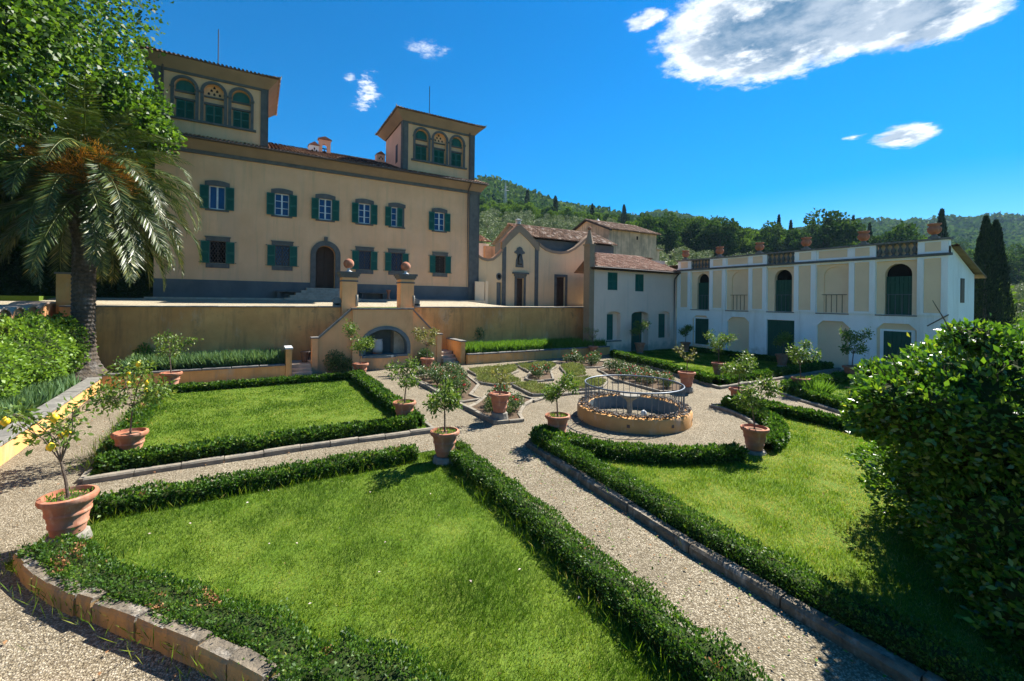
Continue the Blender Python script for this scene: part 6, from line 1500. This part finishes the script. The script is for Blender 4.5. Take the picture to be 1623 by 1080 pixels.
# ------------------------------------------------------------------ palm
PX, PY, PZ = -6.05, 24.25, .45
palm = thing('palm_tree', (PX, PY, PZ), 'large date palm with drooping fronds and orange fruit stalks before the terrace wall', 'palm tree')
CZ = 8.3
s = MB(); prof = []
for k in range(90):
    z = k / 89 * (CZ - PZ - .3); b = .62 * math.exp(-z * 2.4) + .36 + (.05 if z > 5.5 else 0) * min(1, (z - 5.5) / 1.2) * 3; prof.append((b + (.025 if k % 2 else -.01) * random.uniform(.6, 1.3), z))
s.lathe(prof, (PX, PY, PZ), 26); s.build('trunk', MT['palmbark'], palm)
def frond_mesh(seed, e0, length, droop):
    rg = np.random.default_rng(seed); n = 26; pts = []; p = np.array([.2, 0, 0.]); e = e0
    for k in range(n):
        pts.append(p.copy()); t = k / (n - 1); e = e0 - droop * (t ** 1.25); p = p + np.array([math.cos(e), 0.02 * math.sin(k * .3 + seed), math.sin(e)]) * length / n
    pts = np.array(pts); tg = unit(np.gradient(pts, axis=0)); parts = []
    m_ = 76; tt = np.linspace(.10, .995, m_)
    for sg in (-1, 1):
        P = np.stack([np.interp(tt, np.linspace(0, 1, n), pts[:, i]) for i in range(3)], 1); Tg = unit(np.stack([np.interp(tt, np.linspace(0, 1, n), tg[:, i]) for i in range(3)], 1))
        side = np.array([0, sg, 0.]); up_ = np.cross(Tg, [0, 1, 0]); up_[up_[:, 2] < 0] *= -1
        L = .62 * np.sin(np.clip(tt * 1.05, 0, 1) * PI) ** .45 * rg.uniform(.85, 1.1, m_) + .08
        D = unit(side * .75 + Tg * .62 + up_ * .28 + np.array([0, 0, -.42]) + rg.normal(0, .09, (m_, 3)))
        parts.append(leafgeo(P, L, .082, D, N=unit(up_ + rg.normal(0, .3, (m_, 3))), rng=rg, tint=np.clip(rg.normal(.45, .2, m_) + .2 * tt, 0, 1), fold=.15))
    V, F, T = cat(parts); rv, rf_ = [], []
    for k in range(n):
        w = .035 * (1 - k / n) + .006
        for (dy, dz) in ((-w, 0), (w, 0), (w * .5, w), (-w * .5, w)): rv.append(pts[k] + [0, dy, dz])
    for k in range(n - 1):
        for j in range(4): rf_.append((k * 4 + j, k * 4 + (j + 1) % 4, (k + 1) * 4 + (j + 1) % 4, (k + 1) * 4 + j))
    V = np.concatenate([V, np.array(rv)]); F = np.concatenate([F, np.array(rf_) + len(V) - len(rv)]); T = np.concatenate([T, np.full(len(rf_), .85)])
    return V, F, T
fr_me = []
specs = [(1.42, 4.4, 1.25), (1.2, 4.8, 1.75), (.9, 5.1, 2.15), (.6, 5.2, 2.35), (.35, 5.4, 2.15), (.1, 5.4, 1.85), (-.2, 5.3, 1.5), (-.5, 5.0, 1.1)]
cnts = [10, 13, 13, 13, 13, 13, 13, 12]
for k, (e0, L, dr) in enumerate(specs):
    for j in range(cnts[k]):
        if j < 2:
            V, F, T = frond_mesh(k * 7 + j, e0 + random.uniform(-.08, .08), L, dr); o = np_mesh('frond', V, F, T, MT['palmleaf'], palm); fr_me.append((k, o.data))
        else:
            o = link('frond', random.choice([m_ for q, m_ in fr_me if q == k]), palm)
        a = 2 * PI * (j + random.uniform(-.25, .25)) / cnts[k] + k * .7
        o.location = (random.uniform(-.1, .1), random.uniform(-.1, .1), CZ - PZ + .25 - .12 * k); o.rotation_euler = (random.uniform(-.25, .25), random.uniform(-.08, .08), a); sc = random.uniform(.86, 1.06); o.scale = (sc, sc, sc)
for q in range(9):
    a = [-1.9, -1.2, -.6, .0, -2.6, -1.5, -.9, .7, 2.4][q]; rg = np.random.default_rng(q); n = 900; r0 = np.array([math.cos(a), math.sin(a), 0]) * .55
    c = np.array([math.cos(a) * 1.35, math.sin(a) * 1.35, .55 + .45 * math.sin(q * 2.1)]); P = c * [1, 1, 1] + rg.normal(0, 1, (n, 3)) * [.30, .30, .26]
    D = unit(P - r0 + rg.normal(0, .3, (n, 3))); V, F, T = leafgeo(P, rg.uniform(.08, .2, n), .10, D, rng=rg)
    s2 = MB(); s2.tube([(0, 0, 0), tuple(c * .5 + [0, 0, .1]), tuple(c)], [.05, .035, .02], 6)
    o = np_mesh('fruit_cluster', V, F, T, MT['orange'], palm); o.location = (0, 0, CZ - PZ - .05)
    pos = POS[palm.name] + Vector((0, 0, CZ - PZ - .05)); s2.v = [(p[0] + pos.x, p[1] + pos.y, p[2] + pos.z) for p in s2.v]; s2.build('fruit_stalk', MT['orange'], palm)

# ------------------------------------------------------------------ trees
def tree_proto(seed, H, R, nleaf, leaf, mat, trunk_h, lobes=16, flat=1.0, clump=.26, trunk_r=.3, limbs=6, core=None, wd=.75):
    """local geometry: returns (trunk MB, crown arrays)"""
    rg = np.random.default_rng(seed); rr = random.Random(seed); tr = MB()
    tr.tube([(0, 0, -.3), (.05 * R, 0, trunk_h * .5), (0, .04 * R, trunk_h), (0, 0, trunk_h + (H - trunk_h) * .6)], [trunk_r, trunk_r * .75, trunk_r * .62, trunk_r * .2], 8)
    cz = (trunk_h * .75 + H) / 2; rz = (H - trunk_h * .75) / 2; C = []
    for k in range(lobes):
        d = np.array([rr.gauss(0, 1), rr.gauss(0, 1), rr.gauss(.1, 1)]); d /= np.linalg.norm(d); q = rr.uniform(.45, .88)
        C.append((np.array([0, 0, cz]) + d * [R * q, R * q, rz * q * flat], rr.uniform(.26, .46)))
    for k in range(limbs):
        c = C[k % len(C)][0]; z0 = trunk_h * rr.uniform(.6, 1.1); tr.tube([(0, 0, z0), tuple(c * [.45, .45, 0] + [0, 0, z0 + (c[2] - z0) * .55]), tuple(c)], [trunk_r * .4, trunk_r * .25, trunk_r * .08], 5)
    parts = []; per = nleaf // lobes
    for c, q in C:
        r = np.array([R * q, R * q, R * q * .8]); d = unit(rg.normal(size=(per, 3)) + [0, 0, .25]); lum = 1 + .16 * np.sin(d[:, 0] * 9 + c[0]) * np.sin(d[:, 1] * 8 + c[1]) + .1 * np.sin(d[:, 2] * 14)
        P = c + d * r * (lum * (1 - np.abs(rg.normal(0, clump, per))))[:, None]; D = unit(d + rg.normal(0, .8, (per, 3))); N = unit(d + rg.normal(0, .7, (per, 3)) + [0, 0, .3])
        parts.append(leafgeo(P, leaf * rg.uniform(.6, 1.3, per), wd, D, N, np.clip(rg.normal(.48, .2, per) + rr.uniform(-.12, .12), 0, 1), rng=rg))
    return tr, cat(parts)
def cypress_proto(seed, H, R, n, leaf):
    rg = np.random.default_rng(seed); tr = MB(); tr.tube([(0, 0, -.5), (0, 0, H * .9)], [R * .16, R * .03], 6)
    t = rg.random(n) ** .8; z = H * (.04 + .96 * t); r = R * np.minimum(1, (1 - t) ** .62 * 1.15) * np.minimum(1, .55 + t * 4); a = rg.uniform(0, 2 * PI, n)
    lum = 1 + .14 * np.sin(a * 3 + z * 1.4) + .10 * np.sin(a * 7 - z * 3.1); rad = r * lum * (1 - np.abs(rg.normal(0, .16, n)))
    P = np.stack([rad * np.cos(a), rad * np.sin(a), z], 1); D = unit(np.stack([np.cos(a) * .35, np.sin(a) * .35, np.ones(n)], 1) + rg.normal(0, .25, (n, 3)))
    return tr, leafgeo(P, leaf * rg.uniform(.6, 1.3, n), .4, D, rng=rg)
PROTO = {}
def plant(kind, x, y, z, sc, label, cat_, name, group=None, szz=1.0, rz=None):
    tr, cr, mt, bark = PROTO[kind][:4]
    t = thing(name, (x, y, z), label, cat_, group, random.uniform(0, 6.28) if rz is None else rz); t.scale = (sc, sc, sc * szz)
    if len(PROTO[kind]) == 4:
        pos = POS[t.name]; tr.v = [(p[0] + pos.x, p[1] + pos.y, p[2] + pos.z) for p in tr.v]; a = tr.build('trunk', MT[bark], t); b = np_mesh('crown', *cr, MT[mt], t); PROTO[kind] = PROTO[kind] + (a.data, b.data)
    else:
        link('trunk', PROTO[kind][4], t); link('crown', PROTO[kind][5], t)
    return t
PROTO['linden'] = tree_proto(5, 23.0, 7.6, 62000, .23, 'linden', 5.0, 34, clump=.22, trunk_r=.5, limbs=14) + ('linden', 'bark')
plant('linden', -12.3, 26.8, 3.3, 1.0, 'huge bright green broadleaf tree filling the upper left corner behind the palm', 'tree', 'broadleaf_tree', rz=.4)
for k in range(3):
    PROTO['dec%d' % k] = tree_proto(20 + k, 11, 4.6, 3000, .55, 'forest', 2.5, 13, clump=.2, trunk_r=.28) + ('forest', 'bark')
    PROTO['brt%d' % k] = tree_proto(30 + k, 10, 4.8, 3000, .55, 'forestbright', 2.0, 12, clump=.2, trunk_r=.28) + ('forestbright', 'bark')
    PROTO['olv%d' % k] = tree_proto(40 + k, 4.8, 2.7, 1500, .34, 'olive', 1.0, 9, clump=.24, trunk_r=.2, wd=.45) + ('olive', 'bark')
PROTO['cyp0'] = cypress_proto(50, 12, 1.15, 2600, .5) + ('cypress', 'bark')
PROTO['cyp1'] = cypress_proto(51, 12, 1.5, 2600, .5) + ('cypress', 'bark')
PROTO['bigcyp'] = cypress_proto(52, 14, 1.9, 14000, .3) + ('cypress', 'bark')
def at(u, dep):
    """bearing u (tan of the angle right of the view axis) and depth to ground x, y"""
    lat = u * dep; return dep * math.sin(AZ) + lat * math.cos(AZ), dep * math.cos(AZ) - lat * math.sin(AZ)
def pxu(px): return (px - 811.5) / 692.0
_l = tree_proto(77, 5.2, 2.3, 8000, .22, 'linden', .4, 12, clump=.25, trunk_r=.1)
_b = bpy.data.objects['broadleaf_tree']; _o = np_mesh('low_limb', *_l[1], MT['linden'], _b); _o.location = (6.5, -1.6, 6.2)
# dark trees at the far left, behind the palm
for k, (x, y, sc, kd) in enumerate(((-16, 36, 1.0, 'dec0'), (-21, 33, 1.1, 'dec1'), (-12.5, 40, 1.15, 'dec2'), (-26, 38, 1.2, 'dec0'), (-10, 47, 1.3, 'dec1'), (-18, 45, 1.3, 'dec2'), (-17.5, 29.5, .75, 'dec1'), (-9.5, 36.5, .8, 'dec2'), (-8.5, 41, 1.0, 'dec0'))):
    plant(kd, x, y, 3.2, sc, 'dark dense garden tree in the shade behind the palm at the left edge', 'tree', 'garden_tree', 'dark trees behind the palm')
for sx in ((-24, -5.1),):
    hedge([(sx[0], 33.2), (sx[1], 33.0)], 1.2, 2.6, 'tall dark clipped hedge in the shade behind the palm at the far left', L=.09, dens=260, mat='cypress', group=None, z=3.3)
s = MB(); s.prism([(-13.5, 28.4), (-8.6, 28.4), (-8.6, 31.4), (-13.5, 31.4)], 3.0, 3.72); structure(s.build('lawn', MT['lawn'])); 
# olive grove
random.seed(21); cnt = 0
def clear_of(x, y): return not (x < 44 and y < 47 and y > -20 and x > -8)
row = [(-.085, .30, 74, 172, 7.2), (.30, .80, 72, 128, 6.6), (.80, 1.30, 56, 125, 7.5)]
olives = []
for (u0, u1, d0, d1, stp) in row:
    d = d0
    while d < d1:
        n = max(2, int((u1 - u0) * d / stp)); 
        for q in range(n):
            u = u0 + (u1 - u0) * (q + .5 + random.uniform(-.3, .3)) / n; dd = d + random.uniform(-2, 2); olives.append((u, dd))
        d += stp * (.85 + d / 260)
for u, d in olives:
    x, y = at(u, d)
    if not clear_of(x, y): continue
    lab = 'silvery olive tree in the grove behind the chapel' if u < .3 else ('silvery olive tree in the grove above the balustrade' if u < .8 else 'silvery olive tree in the valley grove at the right edge')
    plant('olv%d' % random.randrange(3), x, y, float(hill_z(x, y)) - .2, random.uniform(.85, 1.35), lab, 'olive tree', 'olive_tree', lab.replace('silvery olive tree', 'olive trees'))
# woods
woods = []
for (u0, u1, d0, d1, stp, br) in ((-.10, .28, 178, 232, 7.0, .75), (.27, .82, 130, 182, 8.0, .25), (.80, 1.30, 132, 240, 10.5, .45)):
    d = d0
    while d < d1:
        n = max(2, int((u1 - u0) * d / stp))
        for q in range(n): woods.append((u0 + (u1 - u0) * (q + .5 + random.uniform(-.35, .35)) / n, d + random.uniform(-3, 3), br))
        d += stp * 1.2
for u, d, br in woods:
    x, y = at(u, d); r = random.random(); kd = ('brt%d' if r < br else 'dec%d') % random.randrange(3); sc = random.uniform(.8, 1.35) * (.62 if u < .28 else 1)
    if random.random() < .06: kd = 'cyp1'; sc = random.uniform(.9, 1.3)
    pl_ = 'behind the chapel' if u < .28 else ('above the balustrade' if u < .8 else 'on the slope at the right')
    if kd == 'cyp1': plant(kd, x, y, float(hill_z(x, y)) - .4, sc, 'dark conifer standing in the wood ' + pl_, 'conifer', 'conifer', 'conifers in the wood ' + pl_)
    else:
        what = 'light green leafy tree' if kd[0] == 'b' else 'dark green leafy tree'
        plant(kd, x, y, float(hill_z(x, y)) - .4, sc, what + ' in the wood ' + pl_, 'tree', 'woodland_tree', what.replace('tree', 'trees') + ' in the wood ' + pl_, szz=random.uniform(.85, 1.2))
# individual taller trees and cypresses on the skyline: pixel column, depth, top elevation (tan)
SK = [(878, 190, .232, 'cyp0', 'slim cypress left of the farmhouse roof on the skyline'), (898, 188, .214, 'cyp0', 'shorter cypress beside the slim one left of the farmhouse roof'), (937, 182, .222, 'cyp0', 'thin cypress right above the chapel spire pier'),
      (1233, 150, .200, 'cyp0', 'thin cypress above the third urn from the left'), (1252, 150, .188, 'cyp0', 'short cypress right of the thin one above the balustrade'), (1288, 150, .196, 'cyp0', 'dark cypress tip between two crowns above the fourth urn'),
      (1351, 145, .200, 'cyp0', 'pair cypress, left one, above the fifth urn'), (1362, 147, .182, 'cyp0', 'pair cypress, lower right one, above the fifth urn'), (1377, 150, .184, 'cyp0', 'small cypress left of the corner urn'), (1491, 95, .215, 'cyp1', 'broad dark cypress directly behind the corner urn')]
for px, d, b, kd, lab in SK:
    x, y = at(pxu(px), d); z0 = float(hill_z(x, y)) - .5; H = 3.8 + b * d - z0; plant(kd, x, y, z0, 1.0, lab, 'cypress', 'cypress_tree', szz=H / 12.0, rz=0)
TT = [(1018, 135, .165, 'dec0'), (1060, 132, .185, 'dec1'), (1098, 140, .19, 'dec2'), (1140, 128, .19, 'dec0'), (1172, 138, .175, 'brt1'), (1215, 140, .172, 'brt0'), (1310, 128, .205, 'dec1'), (1330, 124, .19, 'dec2'), (1268, 132, .17, 'dec0'), (1425, 120, .19, 'dec0'), (1395, 125, .165, 'brt2'), (1455, 105, .165, 'brt1')]
for q, (px, d, b, kd) in enumerate(TT):
    x, y = at(pxu(px), d); z0 = float(hill_z(x, y)) - .5; H = 3.8 + b * d - z0; sc = H / 11.0
    plant(kd, x, y, z0, sc * .92, 'tall round crowned tree on the skyline, number %s from the left above the balustrade' % ['one', 'two', 'three', 'four', 'five', 'six', 'seven', 'eight', 'nine', 'ten', 'eleven', 'twelve'][[i_ for i_, v in enumerate(sorted(TT)) if v == (px, d, b, kd)][0]], 'tree', 'skyline_tree', szz=1.08)
for px, d, H, sc, lab in ((1561, 44, 13.2, .62, 'left one of the two dark cypresses beyond the white gable'), (1577, 45, 13.0, .66, 'right one of the two dark cypresses beyond the white gable')):
    x, y = at(pxu(px), d); plant('bigcyp', x, y, -.5, sc, lab, 'cypress', 'cypress_tree', szz=H / 14.0 / sc, rz=0)
x, y = at(pxu(1535), 52); plant('brt0', x, y, -.5, .8, 'small green tree between the white gable and the dark cypresses', 'tree', 'small_tree')
# far woodland covering the upper slopes
n = 16000; uu = RNG.uniform(-.35, 1.55, n); dd = np.exp(RNG.uniform(math.log(225), math.log(800), n)); X = dd * math.sin(AZ) + uu * dd * math.cos(AZ); Y = dd * math.cos(AZ) - uu * dd * math.sin(AZ)
Z = hill_z(X, Y); per = 9; rad = RNG.uniform(2.6, 4.6, n) * np.clip(dd / 420, .8, 2.2); Pc = np.stack([X, Y, Z + rad * .6], 1); d3 = unit(RNG.normal(size=(n * per, 3)) + [0, 0, .5])
P = np.repeat(Pc, per, 0) + d3 * np.repeat(rad, per)[:, None] * RNG.uniform(.55, 1, (n * per, 1)); tn = np.repeat(np.clip(.45 + .25 * vnoise(X * .01, Y * .01, 3) + RNG.normal(0, .18, n), 0, 1), per)
V, F, T = leafgeo(P, np.repeat(rad, per) * .95, .9, unit(d3 + RNG.normal(0, .7, d3.shape)), unit(d3 + RNG.normal(0, .5, d3.shape)), np.clip(tn + RNG.normal(0, .1, n * per), 0, 1))
o = np_mesh('far_woodland', V, F, T, MT['forest']); props(o, 'dense woodland covering the distant hills', 'woodland', kind='stuff')
n = 2500; uu = RNG.uniform(-.12, 1.35, n); dd = RNG.uniform(52, 140, n); X = dd * math.sin(AZ) + uu * dd * math.cos(AZ); Y = dd * math.cos(AZ) - uu * dd * math.sin(AZ); k = ~((X < 44) & (Y < 46)); X, Y = X[k], Y[k]; n = len(X); per = 10
Pc = np.stack([X, Y, hill_z(X, Y) + .2], 1); d3 = unit(RNG.normal(size=(n * per, 3)) + [0, 0, .6]); P = np.repeat(Pc, per, 0) + d3 * RNG.uniform(.2, 1.3, (n * per, 1)); V, F, T = leafgeo(P, RNG.uniform(.3, .7, n * per), .6, unit(d3 + RNG.normal(0, .6, d3.shape)))
o = np_mesh('undergrowth', V, F, T, MT['forestbright']); props(o, 'scrub and undergrowth between the trees on the slope', 'undergrowth', kind='stuff')
# lattice mast on the hill
x, y = at(pxu(799), 255); z = float(hill_z(x, y)); s = MB()
for a, b in ((-1, -1), (1, -1), (1, 1), (-1, 1)): s.tube([(x + a * 1.1, y + b * 1.1, z), (x + a * .15, y + b * .15, z + 19)], .12, 4)
for k in range(9):
    z1 = z + k * 2; w = 1.1 - .95 * k * 2 / 19; s.tube([(x - w, y - w, z1), (x + w, y - w, z1 + 2)], .07, 4); s.tube([(x + w, y - w, z1), (x - w, y - w, z1 + 2)], .07, 4)
s.tube([(x - 2.2, y, z + 15), (x + 2.2, y, z + 15)], .12, 4); s.tube([(x - 1.6, y, z + 17), (x + 1.6, y, z + 17)], .1, 4); s.tube([(x, y, z + 19), (x, y, z + 21)], .08, 4)
props(s.build('lattice_mast', MT['lead']), 'small lattice mast on the wooded hill beyond the villa corner', 'mast')

# ------------------------------------------------------------------ haze
hz = MB(); hz.box(-1010, 1160, -910, 1160, -1.6, 205)
hm = bpy.data.materials.new('haze_air'); hm.use_nodes = True; hn = hm.node_tree.nodes; hn.clear()
ho = hn.new('ShaderNodeOutputMaterial'); hv = hn.new('ShaderNodeVolumePrincipled')
hv.inputs['Color'].default_value = (.45, .72, 1.0, 1); hv.inputs['Density'].default_value = .00012; hv.inputs['Anisotropy'].default_value = 0.0
hm.node_tree.links.new(hv.outputs[0], ho.inputs['Volume'])
ob = hz.build('haze', hm); ob['kind'] = 'stuff'; ob['label'] = 'thin bluish air over the distant hills'; ob['category'] = 'haze'
